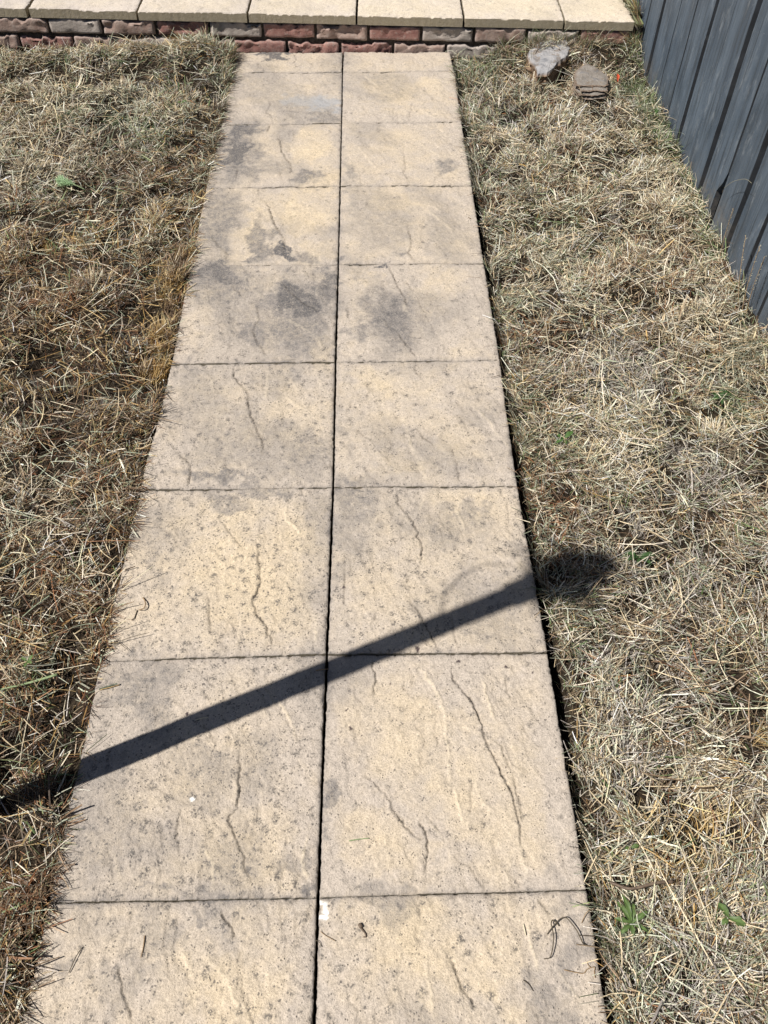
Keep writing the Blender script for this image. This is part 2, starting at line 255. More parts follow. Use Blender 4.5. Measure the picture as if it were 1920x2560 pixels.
def box_grid(sx, sy, sz, nx, ny, nz, jit=0.0, seed=0, round_=0.0):
    """closed box made of grids (welded), centred at 0, with optional rounding and noise"""
    key = {}; V = []; F = []
    def vid(i, j, k):
        if (i, j, k) not in key:
            key[(i, j, k)] = len(V); V.append((i / nx - .5, j / ny - .5, k / nz - .5))
        return key[(i, j, k)]
    for k in (0, nz):
        for i in range(nx):
            for j in range(ny):
                q = [vid(i, j, k), vid(i + 1, j, k), vid(i + 1, j + 1, k), vid(i, j + 1, k)]
                F.append(q if k else q[::-1])
    for j in (0, ny):
        for i in range(nx):
            for k in range(nz):
                q = [vid(i, j, k), vid(i + 1, j, k), vid(i + 1, j, k + 1), vid(i, j, k + 1)]
                F.append(q if j == 0 else q[::-1])
    for i in (0, nx):
        for j in range(ny):
            for k in range(nz):
                q = [vid(i, j, k), vid(i, j + 1, k), vid(i, j + 1, k + 1), vid(i, j, k + 1)]
                F.append(q[::-1] if i == 0 else q)
    V = np.array(V) * np.array([sx, sy, sz])
    if round_ > 0:
        h = np.array([sx, sy, sz]) / 2
        inner = np.clip(V, -(h - round_), h - round_)
        d = V - inner
        ln = np.linalg.norm(d, axis=1, keepdims=True)
        V = inner + np.where(ln > 1e-9, d / np.maximum(ln, 1e-9) * np.minimum(ln, round_), 0)
    if jit > 0:
        for ax, (a, b) in enumerate(((1, 2), (0, 2), (0, 1))):
            V[:, ax] += (fbm(V[:, a] * 45 + seed * 3.1, V[:, b] * 45 + seed * 1.7 + V[:, ax] * 20, 3, seed + ax) - .5) * 2 * jit
    return V, np.array(F)

# ------------------------------------------------------------------ material helpers
class NT:
    def __init__(self, name):
        self.m = bpy.data.materials.new(name); self.m.use_nodes = True
        self.t = self.m.node_tree; self.t.nodes.clear()
        self.out = self.n('OutputMaterial'); self.bsdf = self.n('BsdfPrincipled')
        self.l(self.bsdf.outputs[0], self.out.inputs['Surface'])
        self.pos = self.n('NewGeometry').outputs['Position']
    def n(self, kind, **kw):
        nd = self.t.nodes.new('ShaderNode' + kind)
        for k, v in kw.items(): setattr(nd, k, v)
        return nd
    def l(self, a, b): self.t.links.new(a, b)
    def put(self, sock, v):
        if isinstance(v, bpy.types.NodeSocket): self.l(v, sock)
        else: sock.default_value = v
    def attr(self, name, col=False):
        a = self.n('Attribute', attribute_name=name); return a.outputs['Color' if col else 'Fac']
    def noise(self, scale, detail=4, rough=.55, vec=None, dist=0.0):
        n = self.n('TexNoise'); n.inputs['Scale'].default_value = scale; n.inputs['Detail'].default_value = detail
        n.inputs['Roughness'].default_value = rough; n.inputs['Distortion'].default_value = dist
        self.l(vec if vec is not None else self.pos, n.inputs['Vector']); return n.outputs['Fac']
    def voro(self, scale, vec=None, feature='F1', out='Distance', rnd=1.0):
        n = self.n('TexVoronoi', feature=feature); n.inputs['Scale'].default_value = scale; n.inputs['Randomness'].default_value = rnd
        self.l(vec if vec is not None else self.pos, n.inputs['Vector']); return n.outputs[out]
    def ramp(self, v, a, b, c0=0.0, c1=1.0):
        n = self.n('MapRange', interpolation_type='SMOOTHSTEP'); self.put(n.inputs[0], v)
        for i, x in enumerate((a, b, c0, c1)): n.inputs[i + 1].default_value = x
        return n.outputs[0]
    def math(self, op, a, b=0.0, clamp=False):
        n = self.n('Math', operation=op, use_clamp=clamp); self.put(n.inputs[0], a); self.put(n.inputs[1], b); return n.outputs[0]
    def mix(self, f, a, b, blend='MIX'):
        n = self.n('Mix', data_type='RGBA', blend_type=blend); self.put(n.inputs['Factor'], f)
        for s, v in ((n.inputs[6], a), (n.inputs[7], b)):
            if isinstance(v, tuple): s.default_value = v + (1.0,) if len(v) == 3 else v
            else: self.l(v, s)
        return n.outputs[2]
    def gray(self, v):
        n = self.n('CombineColor')
        for i in range(3): self.put(n.inputs[i], v)
        return n.outputs[0]
    def scale_vec(self, x, y, z, vec=None):
        n = self.n('Mapping'); n.inputs['Scale'].default_value = (x, y, z); self.l(vec if vec is not None else self.pos, n.inputs['Vector']); return n.outputs[0]
    def objvec(self):
        return self.n('TexCoord').outputs['Object']
    def bump(self, h, strength=.5, dist=.002, prev=None):
        n = self.n('Bump'); n.inputs['Strength'].default_value = strength; n.inputs['Distance'].default_value = dist
        self.put(n.inputs['Height'], h)
        if prev is not None: self.l(prev, n.inputs['Normal'])
        return n.outputs[0]
    def done(self, col, rough=.85, normal=None, spec=.25):
        self.put(self.bsdf.inputs['Base Color'], col + (1.0,) if isinstance(col, tuple) else col)
        self.put(self.bsdf.inputs['Roughness'], rough)
        self.bsdf.inputs['Specular IOR Level'].default_value = spec
        if normal is not None: self.l(normal, self.bsdf.inputs['Normal'])
        return self.m

def mat_slab(name, yellow, mauve, side=(.20, .175, .13)):
    s = NT(name)
    warm = s.attr('warm'); stain = s.attr('stain'); dirt = s.attr('dirt'); pale = s.attr('pale'); blue = s.attr('blue'); speck = s.attr('speck'); side_shade = s.attr('side_shade'); spot = s.attr('spot'); white = s.attr('white')
    n1 = s.noise(9, 4, .6); n2 = s.noise(34, 5, .65)
    w = s.math('ADD', warm, s.math('MULTIPLY', s.math('SUBTRACT', n1, .5), 1.5))
    w = s.math('ADD', w, s.math('MULTIPLY', s.math('SUBTRACT', n2, .5), .9), True)
    col = s.mix(w, mauve, yellow)
    # open grain of the cast stone
    g1 = s.noise(330, 3, .7); g2 = s.noise(120, 4, .65); g3 = s.noise(720, 2, .6)
    gr = s.math('ADD', s.math('MULTIPLY', g1, .55), s.math('ADD', s.math('MULTIPLY', g2, .35), s.math('MULTIPLY', g3, .35)))
    gr = s.ramp(gr, .42, .84, .66, 1.24)
    col = s.mix(1.0, col, s.gray(gr), 'MULTIPLY')
    # pinholes and sooty grains
    v = s.voro(210); pit = s.math('MULTIPLY', s.ramp(v, .38, .12), s.ramp(s.noise(60, 3), .50, .66))
    col = s.mix(s.math('MULTIPLY', pit, .85), col, (.085, .075, .065))
    # lichen-like dark spots
    vd = s.n('Mix', data_type='VECTOR'); vd.inputs['Factor'].default_value = .012
    nz = s.n('TexNoise'); nz.inputs['Scale'].default_value = 90; s.l(s.pos, nz.inputs['Vector'])
    s.l(s.pos, vd.inputs[4]); s.l(nz.outputs['Color'], vd.inputs[5])
    sp = s.ramp(s.voro(40, vd.outputs[1]), .42, .16)
    sp = s.math('MULTIPLY', sp, s.ramp(s.noise(230, 3, .75), .44, .56))
    sp = s.math('MULTIPLY', sp, s.ramp(s.math('ADD', s.noise(24, 3), s.math('MULTIPLY', speck, .26)), .56, .70))
    col = s.mix(s.math('MULTIPLY', sp, .85), col, (.115, .105, .095))
    sp2 = s.math('MULTIPLY', s.ramp(s.voro(120, vd.outputs[1]), .34, .12), s.ramp(s.math('ADD', s.noise(40, 3), s.math('MULTIPLY', speck, .2)), .58, .70))
    col = s.mix(s.math('MULTIPLY', sp2, .8), col, (.11, .10, .09))
    # algae stains: eaten away by the grain so they stay grainy
    sg = s.noise(240, 3, .75)
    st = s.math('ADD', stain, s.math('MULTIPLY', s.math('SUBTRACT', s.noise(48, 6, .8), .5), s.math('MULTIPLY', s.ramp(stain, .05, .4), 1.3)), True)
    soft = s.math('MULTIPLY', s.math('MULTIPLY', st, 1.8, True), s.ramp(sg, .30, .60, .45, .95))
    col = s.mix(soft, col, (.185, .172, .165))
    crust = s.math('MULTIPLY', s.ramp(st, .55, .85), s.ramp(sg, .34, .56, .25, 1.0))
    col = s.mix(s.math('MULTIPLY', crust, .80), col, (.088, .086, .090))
    col = s.mix(s.math('MULTIPLY', blue, .75), col, (.36, .38, .41))
    col = s.mix(s.math('MULTIPLY', pale, .55), col, (.62, .53, .39))
    d2 = s.math('MULTIPLY', dirt, s.ramp(s.noise(160, 3, .7), .22, .55, .45, 1.0))
    col = s.mix(s.math('MULTIPLY', d2, .9, True), col, (.055, .048, .042))
    # white specks of grit
    wv = s.math('MULTIPLY', s.ramp(s.voro(75), .07, .03), s.ramp(s.noise(12, 2), .58, .64))
    col = s.mix(s.math('MULTIPLY', wv, .7), col, (.7, .68, .62))
    col = s.mix(s.math('MULTIPLY', side_shade, s.ramp(g2, .2, .6, .55, .95)), col, side)  # slab sides: their shade is put into the colour
    col = s.mix(s.math('MULTIPLY', spot, .92), col, (.045, .030, .036))
    col = s.mix(s.math('MULTIPLY', white, s.ramp(g1, .3, .5, .7, 1.0)), col, (.84, .83, .79))
    h = s.math('ADD', s.math('MULTIPLY', g1, .8), s.math('ADD', s.math('MULTIPLY', g2, .9), s.math('MULTIPLY', g3, .35)))
    h = s.math('SUBTRACT', h, s.math('MULTIPLY', pit, .5))
    return s.done(col, .88, s.bump(h, .75, .0030), .2)

M_SLAB = mat_slab('cast_stone', (.625, .515, .370), (.505, .438, .370))
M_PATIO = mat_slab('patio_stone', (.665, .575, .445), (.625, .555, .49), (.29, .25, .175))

def mat_simple(name, c0, c1, scale=30, rough=.85, bumpd=.002, bumps=.5, spec=.25, c2=None, obj=False, stretch=None):
    s = NT(name)
    vec = s.objvec() if obj else s.pos
    if stretch: vec = s.scale_vec(*stretch, vec=vec)
    n1 = s.noise(scale, 5, .6, vec); n2 = s.noise(scale * 5, 4, .7, vec)
    col = s.mix(s.ramp(n1, .32, .68), c0, c1)
    if c2 is not None:
        col = s.mix(s.ramp(n2, .52, .72), col, c2)
    return s.done(col, rough, s.bump(s.math('ADD', n1, s.math('MULTIPLY', n2, .6)), bumps, bumpd), spec)

M_SOIL = mat_simple('dry_soil', (.040, .030, .021), (.085, .064, .045), 40, .95, .006, .8, .1, (.13, .10, .07))
M_SAND = mat_simple('bedding_sand', (.020, .016, .012), (.040, .032, .024), 60, .95, .003, .6, .1)
M_MORTAR = mat_simple('old_mortar', (.045, .038, .033), (.11, .095, .08), 60, .95, .006, .9, .1, (.03, .025, .022))

def mat_brick(name, c0, c1, bloom):
    s = NT(name)
    n1 = s.noise(28, 5, .65); n2 = s.noise(150, 4, .7); n3 = s.noise(55, 4, .7, dist=.4)
    col = s.mix(s.ramp(n1, .3, .7), c0, c1)
    col = s.mix(s.math('MULTIPLY', s.ramp(n3, .50, .70), bloom), col, (.42, .36, .32))      # lime bloom, moss grey
    edge = s.attr('edge')
    col = s.mix(s.math('MULTIPLY', s.math('MULTIPLY', edge, s.ramp(n2, .35, .6)), .75), col, (.42, .36, .33))
    col = s.mix(s.math('MULTIPLY', s.ramp(n2, .56, .72), .6), col, (.07, .045, .04))
    return s.done(col, .9, s.bump(s.math('ADD', n2, n3), .55, .003), .08)
M_BRICK = [mat_brick('red_brick', (.23, .115, .10), (.34, .19, .16), .5),
           mat_brick('grey_brick', (.33, .29, .26), (.45, .40, .355), .6),
           mat_brick('brown_brick', (.265, .18, .15), (.37, .28, .235), .6)]

def mat_fence():
    s = NT('blue_grey_fence_paint')
    ob = s.objvec()
    rnd = s.n('ObjectInfo').outputs['Random']
    off = s.n('VectorMath', operation='ADD'); s.l(ob, off.inputs[0])
    cb = s.n('CombineXYZ'); s.l(s.math('MULTIPLY', rnd, 37.0), cb.inputs[1]); s.l(s.math('MULTIPLY', rnd, 11.0), cb.inputs[2]); s.l(cb.outputs[0], off.inputs[1])
    v0 = off.outputs[0]
    st = s.scale_vec(1, 60, 2.2, v0)
    grain = s.noise(1.7, 6, .65, st, .6)
    fine = s.noise(6, 4, .7, s.scale_vec(1, 60, 3.0, v0))
    patch = s.noise(7, 4, .6, s.scale_vec(1, 1.6, .55, v0))
    col = s.mix(s.ramp(patch, .3, .7), (.056, .077, .104), (.106, .136, .172))
    col = s.mix(s.math('MULTIPLY', s.math('SUBTRACT', rnd, .5), .35, True), col, (.06, .072, .085))
    col = s.mix(s.math('MULTIPLY', s.ramp(grain, .47, .66), .75), col, (.036, .043, .050))
    col = s.mix(s.math('MULTIPLY', s.ramp(fine, .60, .74), .55), col, (.025, .028, .032))
    worn = s.math('MULTIPLY', s.ramp(s.noise(11, 5, .7, s.scale_vec(1, 2.2, .8, v0)), .54, .72), s.ramp(fine, .30, .55))
    col = s.mix(s.math('MULTIPLY', worn, .75), col, (.22, .245, .27))
    # knots
    kv = s.n('TexVoronoi', feature='F1'); kv.inputs['Scale'].default_value = 5.0; s.l(s.scale_vec(0, 1.3, .8, v0), kv.inputs['Vector'])
    kd = kv.outputs['Distance']
    ring = s.n('TexWave', wave_type='RINGS'); 
    kn = s.math('MULTIPLY', s.ramp(kd, .16, .10), s.ramp(s.math('SINE', s.math('MULTIPLY', kd, 150.0)), -.2, .8))
    col = s.mix(s.math('MULTIPLY', kn, .38), col, (.24, .27, .30))
    col = s.mix(s.math('MULTIPLY', s.ramp(s.voro(75, v0), .12, .05), s.ramp(s.noise(9, 2, .5, v0), .55, .62)), col, (.30, .32, .33))
    # bare splashed foot and side faces with shade painted into their colour
    edge = s.attr('edge')
    col = s.mix(s.math('MULTIPLY', edge, .8), col, (.036, .036, .038))
    foot = s.math('MULTIPLY', s.attr('foot'), s.ramp(s.noise(30, 4, .7, v0), .35, .6))
    col = s.mix(s.math('MULTIPLY', foot, .55), col, (.16, .14, .115))
    h = s.math('ADD', s.math('MULTIPLY', grain, .7), fine)
    return s.done(col, s.ramp(patch, .2, .8, .5, .72), s.bump(h, .55, .0022), .35)
M_FENCE = mat_fence()
M_RAIL = mat_simple('weathered_timber', (.05, .035, .025), (.10, .07, .05), 20, .9, .003, .6, .2)
M_POST = mat_simple('grey_post_timber', (.15, .12, .09), (.27, .22, .17), 25, .85, .003, .6, .2, stretch=(1, 1, .1))
M_ROOF = mat_simple('felt_roof', (.04, .04, .042), (.08, .08, .08), 90, .95, .002, .6, .15)
M_HOLE = mat_simple('dark_hollow', (.008, .007, .006), (.012, .010, .009), 30, .95, .001, .1, .05)

def mat_blade(name, transl=.14, rough=.55, spec=.35):
    s = NT(name)
    c = s.attr('tint', True)
    n = s.noise(260, 2, .5)
    c = s.mix(1.0, c, s.gray(s.ramp(n, .25, .75, .75, 1.25)), 'MULTIPLY')
    s.put(s.bsdf.inputs['Base Color'], c); s.bsdf.inputs['Roughness'].default_value = rough
    s.bsdf.inputs['Specular IOR Level'].default_value = spec
    tr = s.n('BsdfTranslucent'); s.l(c, tr.inputs['Color'])
    mx = s.n('MixShader'); mx.inputs[0].default_value = transl
    s.l(s.bsdf.outputs[0], mx.inputs[1]); s.l(tr.outputs[0], mx.inputs[2]); s.l(mx.outputs[0], s.out.inputs['Surface'])
    return s.m
M_BLADE = mat_blade('dry_blades')
M_LEAF = mat_blade('green_leaf', .3, .5, .4)

# ------------------------------------------------------------------ the ground
XL, XR = -0.455, 0.462           # path edges
WALL_Y = 3.372
def wall_y(x): return WALL_Y - .015 * x

HEAPS = [(1.24, 1.85, .12, .34, -.050), (1.24, 2.5, .10, .5, -.012), (-.95, 3.27, .17, .11, .045), (-.60, 3.25, .16, .13, .055), (-.78, 3.20, .25, .10, .02), (-1.35, 3.2, .3, .15, .01),
         (.72, 3.27, .12, .08, .02), (.98, 3.30, .22, .08, .052), (1.20, 3.30, .12, .10, .035), (.60, 3.2, .1, .15, .005),
         (-1.0, 3.38, .62, .12, .020), (.9, 3.38, .35, .10, .030), (1.22, 1.2, .10, .25, .012)]
def lump(x, y):
    return fbm(x * 12 + .35 * fbm(x * 30, y * 30, 2, 12), y * 12, 3, 9)
def ground_z(x, y):
    x = np.asarray(x, float); y = np.asarray(y, float)
    z = -.034 + (fbm(x * 4, y * 4, 3, 5) - .5) * .030 + (lump(x, y) - .5) * .060
    for hx, hy, sx, sy, a in HEAPS:
        z = z + a * np.exp(-((x - hx) / sx) ** 2 - ((y - hy) / sy) ** 2)
    left = x < 0
    z = z + np.where(left, .014, -.006)
    # cut edge along the right side of the path: a narrow trench that the slabs shade
    d = x - XR
    wid = .010 + .012 * (fbm(y * 5, y * 0 + 3, 3, 77) - .5) - .006 * np.clip(y / 3.3, 0, 1)
    tr = 1 - sstep(wid * .75, wid * 1.25 + .006, d)
    z = np.where((d > -.02) & (y < 3.36) & (y > -1.4), z * (1 - tr) + tr * (-.105), z)
    # under the path bed and under the patio
    under = (x > XL + .006) & (x < XR - .001) & (y < wall_y(x)) & (y > -1.9)
    dl = x - XL
    trl = sstep(-.010, .004, dl)
    z = np.where((x < 0) & (x > XL - .02) & (y > -1.9) & (y < 3.36), z * (1 - trl) + trl * (-.10), z)
    z = np.where(under, -.105, z)
    z = np.where(y > wall_y(x) + .05, np.where(x > 1.19, np.clip(z + .15, -.1, .115), -.06), z)
    return z

def axis(breaks):
    out = []
    for a, b, s in breaks:
        out += list(np.linspace(a, b, max(2, int(round((b - a) / s)) + 1))[:-1])
    return np.array(out + [breaks[-1][1]])
gx = axis([(-60, -12, 12), (-12, -2.4, 1.2), (-2.4, -.50, .03), (-.50, -.44, .005), (-.44, .44, .11), (.44, .53, .005), (.53, 1.4, .025), (1.4, 12, 1.2), (12, 60, 12)])
gy = axis([(-60, -12, 12), (-12, -1.6, 1.3), (-1.6, 3.3, .025), (3.3, 3.5, .02), (3.5, 6, .25), (6, 14, 1.2), (14, 62, 12)])
GX, GY = np.meshgrid(gx, gy)
GZ = ground_z(GX.ravel(), GY.ravel())
me = mesh_np('lawn_ground', np.stack([GX.ravel(), GY.ravel(), GZ], 1), [grid_faces(len(gx), len(gy))], smooth=True)
s = NT('lawn_soil')
n1 = s.noise(1.6, 4, .6); n2 = s.noise(45, 5, .7); n3 = s.noise(190, 3, .7)
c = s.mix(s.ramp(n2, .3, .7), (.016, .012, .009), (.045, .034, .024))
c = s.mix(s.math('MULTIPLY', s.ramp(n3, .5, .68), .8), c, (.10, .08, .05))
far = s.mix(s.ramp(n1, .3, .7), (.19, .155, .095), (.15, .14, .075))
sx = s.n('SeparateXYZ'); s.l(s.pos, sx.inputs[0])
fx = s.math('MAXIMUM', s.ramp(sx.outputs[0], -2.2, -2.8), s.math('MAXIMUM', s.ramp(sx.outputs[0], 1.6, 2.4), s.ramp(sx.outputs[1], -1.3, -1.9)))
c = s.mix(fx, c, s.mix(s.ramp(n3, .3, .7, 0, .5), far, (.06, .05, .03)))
M_LAWN = s.done(c, .95, s.bump(s.math('ADD', n2, n3), .9, .008), .1)
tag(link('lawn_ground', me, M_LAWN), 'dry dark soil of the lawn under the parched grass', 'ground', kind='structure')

# ------------------------------------------------------------------ path slabs
def seg_dist(px, py, pts):
    best = np.full(px.shape, 9.0); side = np.zeros(px.shape); along = np.zeros(px.shape)
    for i in range(len(pts) - 1):
        ax, ay = pts[i]; bx, by = pts[i + 1]
        dx, dy = bx - ax, by - ay; L = dx * dx + dy * dy + 1e-12
        t = np.clip(((px - ax) * dx + (py - ay) * dy) / L, 0, 1)
        qx = ax + t * dx; qy = ay + t * dy
        d = np.hypot(px - qx, py - qy)
        m = d < best
        best = np.where(m, d, best); side = np.where(m, np.sign((px - ax) * dy - (py - ay) * dx), side)
        along = np.where(m, (i + t) / (len(pts) - 1), along)
    return best, side, along

def slab_surface(px, py, seed, creases, edge_d):
    """height and mask fields of a riven cast slab at world points"""
    h = (fbm(px * 7, py * 7, 3, 21) - .5) * .0050 + (fbm(px * 38, py * 38, 3, 22) - .5) * .0019 + (fbm(px * 130, py * 130, 2, 23) - .5) * .0011
    # shallow terraces like split stone
    q = fbm(px * 9 + py * 3.5, py * 5 - px * 2, 4, 300 + seed % 3) * 7
    fr = q - np.floor(q)
    h = h + (np.floor(q) + sstep(.86, 1.0, fr)) * .0011
    dirt = sstep(.90, .985, fr) * (fbm(px * 22, py * 22, 2, 55) > .55) * .22
    pale = np.zeros(px.shape)
    wx = px + (fbm(px * 70, py * 70, 4, 41, .65) - .5) * .013; wy = py + (fbm(px * 70, py * 70, 4, 42, .65) - .5) * .013
    for stg, pts in creases:
        d, sd, al = seg_dist(wx, wy, pts)
        taper = np.clip(np.minimum(al, 1 - al) * 7, .25, 1) * (.15 + 1.5 * fbm(px * 34, py * 34, 3, 61))
        a = abs(stg) * taper
        if stg > 0:
            h = h - a * .0030 * np.exp(-(d / .0019) ** 2) + a * sd * .0010 * np.exp(-d / .016)
            dirt = np.maximum(dirt, a * .80 * np.exp(-(d / .0015) ** 2) + a * .10 * np.exp(-(d / .008) ** 2))
        else:
            h = h + a * .0015 * np.exp(-(d / .0028) ** 2) - a * sd * .0009 * np.exp(-d / .012)
            pale = np.maximum(pale, np.minimum(1, a * .8 * np.exp(-(d / .0026) ** 2)))  # sunlit look of the ridges painted in as a paler colour
    return h, dirt, pale

def blobs(px, py, L, soft=1.0):
    t = np.zeros(px.shape)
    wx = px + (fbm(px * 16, py * 16, 5, 71, .6) - .5) * .15; wy = py + (fbm(px * 16, py * 16, 5, 72, .6) - .5) * .17 + .25 * (px - px.mean())
    for bx, by, rx, ry, s in L:
        r = np.sqrt(((wx - bx) / (rx * 1.15)) ** 2 + ((wy - by) / (ry * 1.15)) ** 2)
        t = np.maximum(t, s * (1 - sstep(.45, 1.15, r)))
    return t

PATH_H = np.full((310, 1340), -.02)
def path_z(x, y):
    i, j = int((x + .6) / .004), int((y + 1.9) / .004)
    return float(PATH_H[max(i - 2, 0):i + 3, max(j - 2, 0):j + 3].max())

def make_slab(corners, res, seed, parent, mat, thick=.042, creases=(), z0=0.0, tilt=(0, 0), loc=None, name='paving_slab', speck=.5, gap=(.0035, .0035, .0015, .0015), chips=1.0, warm0=.45, stained=True, edge_dirt=1.0, side_shade_amt=.25):
    """corners: near-left, near-right, far-right, far-left (x, y); gap: left, right, near, far"""
    c = np.array(corners, float)
    wd = np.hypot(*(c[1] - c[0])); ln = np.hypot(*(c[3] - c[0]))
    nx = max(8, int(wd / res)); ny = max(8, int(ln / res))
    u = np.linspace(0, 1, nx); v = np.linspace(0, 1, ny)
    # crowd a few lines at the arris
    def crowd(t, L):
        e = np.array([.0, .0010, .0024, .0050]) / L
        return np.concatenate([e, t[(t > .009 / L) & (t < 1 - .009 / L)], 1 - e[::-1]])
    u = crowd(u, wd); v = crowd(v, ln); nx, ny = len(u), len(v)
    U, Vv = np.meshgrid(u, v); U = U.ravel(); Vv = Vv.ravel()
    lu = gap[0] / wd + U * (1 - (gap[0] + gap[1]) / wd); lv = gap[2] / ln + Vv * (1 - (gap[2] + gap[3]) / ln)
    P = (c[0] * ((1 - lu) * (1 - lv))[:, None] + c[1] * (lu * (1 - lv))[:, None] + c[2] * (lu * lv)[:, None] + c[3] * ((1 - lu) * lv)[:, None])
    px, py = P[:, 0], P[:, 1]
    # wobbling arris
    eu = np.minimum(U, 1 - U) * wd; ev = np.minimum(Vv, 1 - Vv) * ln
    wob = (fbm(px * 55, py * 55, 3, seed + 3) - .5) * .0045 * chips
    px = px + np.where(U < .5, 1, -1) * np.exp(-eu / .006) * np.abs(wob) * 1.1
    py = py + np.where(Vv < .5, 1, -1) * np.exp(-ev / .006) * np.abs(wob) * .7
    ed = np.minimum(eu, ev)
    h, dirt, pale = slab_surface(px, py, seed, [(s, p) for s, p in creases], ed)
    h = h - .0022 * np.exp(-(ed / .0016)) - .0008 * np.exp(-ed / .02)
    chip = (fbm(px * 70, py * 70, 2, seed + 9) > .66) * np.exp(-(ed / .006) ** 2) * .003 * chips
    z = z0 + h - .0035 - chip + tilt[0] * (U - .5) * wd + tilt[1] * (Vv - .5) * ln
    warm = np.clip(warm0 + .5 * (fbm(px * 6, py * 6, 3, 88) - .5) - .35 * np.exp(-ed / .05), 0, 1)
    stain = .34 * np.exp(-ed / .005) * edge_dirt + .28 * sstep(.52, .78, fbm(px * 5, py * 5, 4, 90)) * edge_dirt
    blue = np.zeros(px.shape)
    if stained:
        warm = np.clip(.27 + .14 * (((seed * 7919) % 17) / 8. - 1) + .5 * (fbm(px * 6, py * 6, 3, 88) - .5) + .62 * blobs(px, py, WARM) - .25 * np.exp(-ed / .05), 0, 1)
        stain = np.maximum(stain, blobs(px, py, STAINS))
        blue = blobs(px, py, BLUE)
    spot = np.zeros(px.shape); white = np.zeros(px.shape)
    if stained:
        for qx, qy, qr in SPLATS:
            if abs(qx - c[:, 0].mean()) < .3 and abs(qy - c[:, 1].mean()) < .3:
                an = np.arctan2(py - qy, px - qx); rr = np.hypot(px - qx, py - qy)
                lim = qr * .75 * (1 + .45 * np.sin(an * 5 + qx * 90) * np.sin(an * 3 + qy * 70) + .3 * (fbm(px * 300, py * 300, 2, 8) - .5))
                spot = np.maximum(spot, 1 - sstep(.75, 1.1, rr / lim))
        for qx, qy in BIRD + [(-.2354, .1677)]:
            lim = .0042 * (1 + 1.2 * (fbm(px * 260, py * 260, 3, 18) - .5))
            white = np.maximum(white, 1 - sstep(.7, 1.1, np.hypot(px - qx, py - qy) / lim))
        gi = np.floor((px + .6) / .004).astype(int); gj = np.floor((py + 1.9) / .004).astype(int)
        np.maximum.at(PATH_H, (gi, gj), z)
    top = len(px)
    # skirt, darkened through the masks so it looks shaded
    ring = np.concatenate([np.arange(nx), np.arange(1, ny) * nx + nx - 1, (ny - 1) * nx + np.arange(nx - 2, -1, -1), np.arange(ny - 2, 0, -1) * nx])
    zb = z0 - thick
    rx, ry = px[ring], py[ring]
    tp = np.stack([rx, ry, z[ring]], 1); mid = np.stack([rx, ry, z[ring] - thick * .45], 1); bot = np.stack([rx, ry, np.full(len(ring), zb)], 1)
    sk = (fbm((rx + ry) * 40, (rx - ry) * 40, 3, seed + 12) - .5) * .003
    cx, cy = c.mean(0)
    V = np.concatenate([np.stack([px, py, z], 1), tp, mid, bot])
    nr = len(ring)
    a = top + np.arange(nr); b = np.roll(a, -1); m0 = top + nr + np.arange(nr); m1 = np.roll(m0, -1); b0 = m0 + nr; b1 = np.roll(b0, -1)
    F = [grid_faces(nx, ny), np.stack([b, a, m0, m1], 1), np.stack([m1, m0, b0, b1], 1)]
    def ext(q, val): return np.concatenate([q, np.full(3 * nr, val)])
    at = dict(warm=ext(warm, .35), stain=np.concatenate([stain, np.full(3 * nr, side_shade_amt)]), side_shade=ext(np.zeros(len(px)), 1.0), spot=ext(spot, 0), white=ext(white, 0), dirt=ext(dirt, .10 * edge_dirt), pale=ext(pale, 0.0), blue=ext(blue, 0), speck=ext(np.full(len(px), speck), speck))
    org = np.array([cx, cy, 0]); V = V - org
    me = mesh_np(name, V, F, at, smooth=True)
    return link(name, me, mat, parent, loc=tuple(org))

path = empty('garden_path', (0, 1.45, 0))
tag(path, 'straight garden path two cream riven slabs wide leading to the step', 'path', kind='structure')
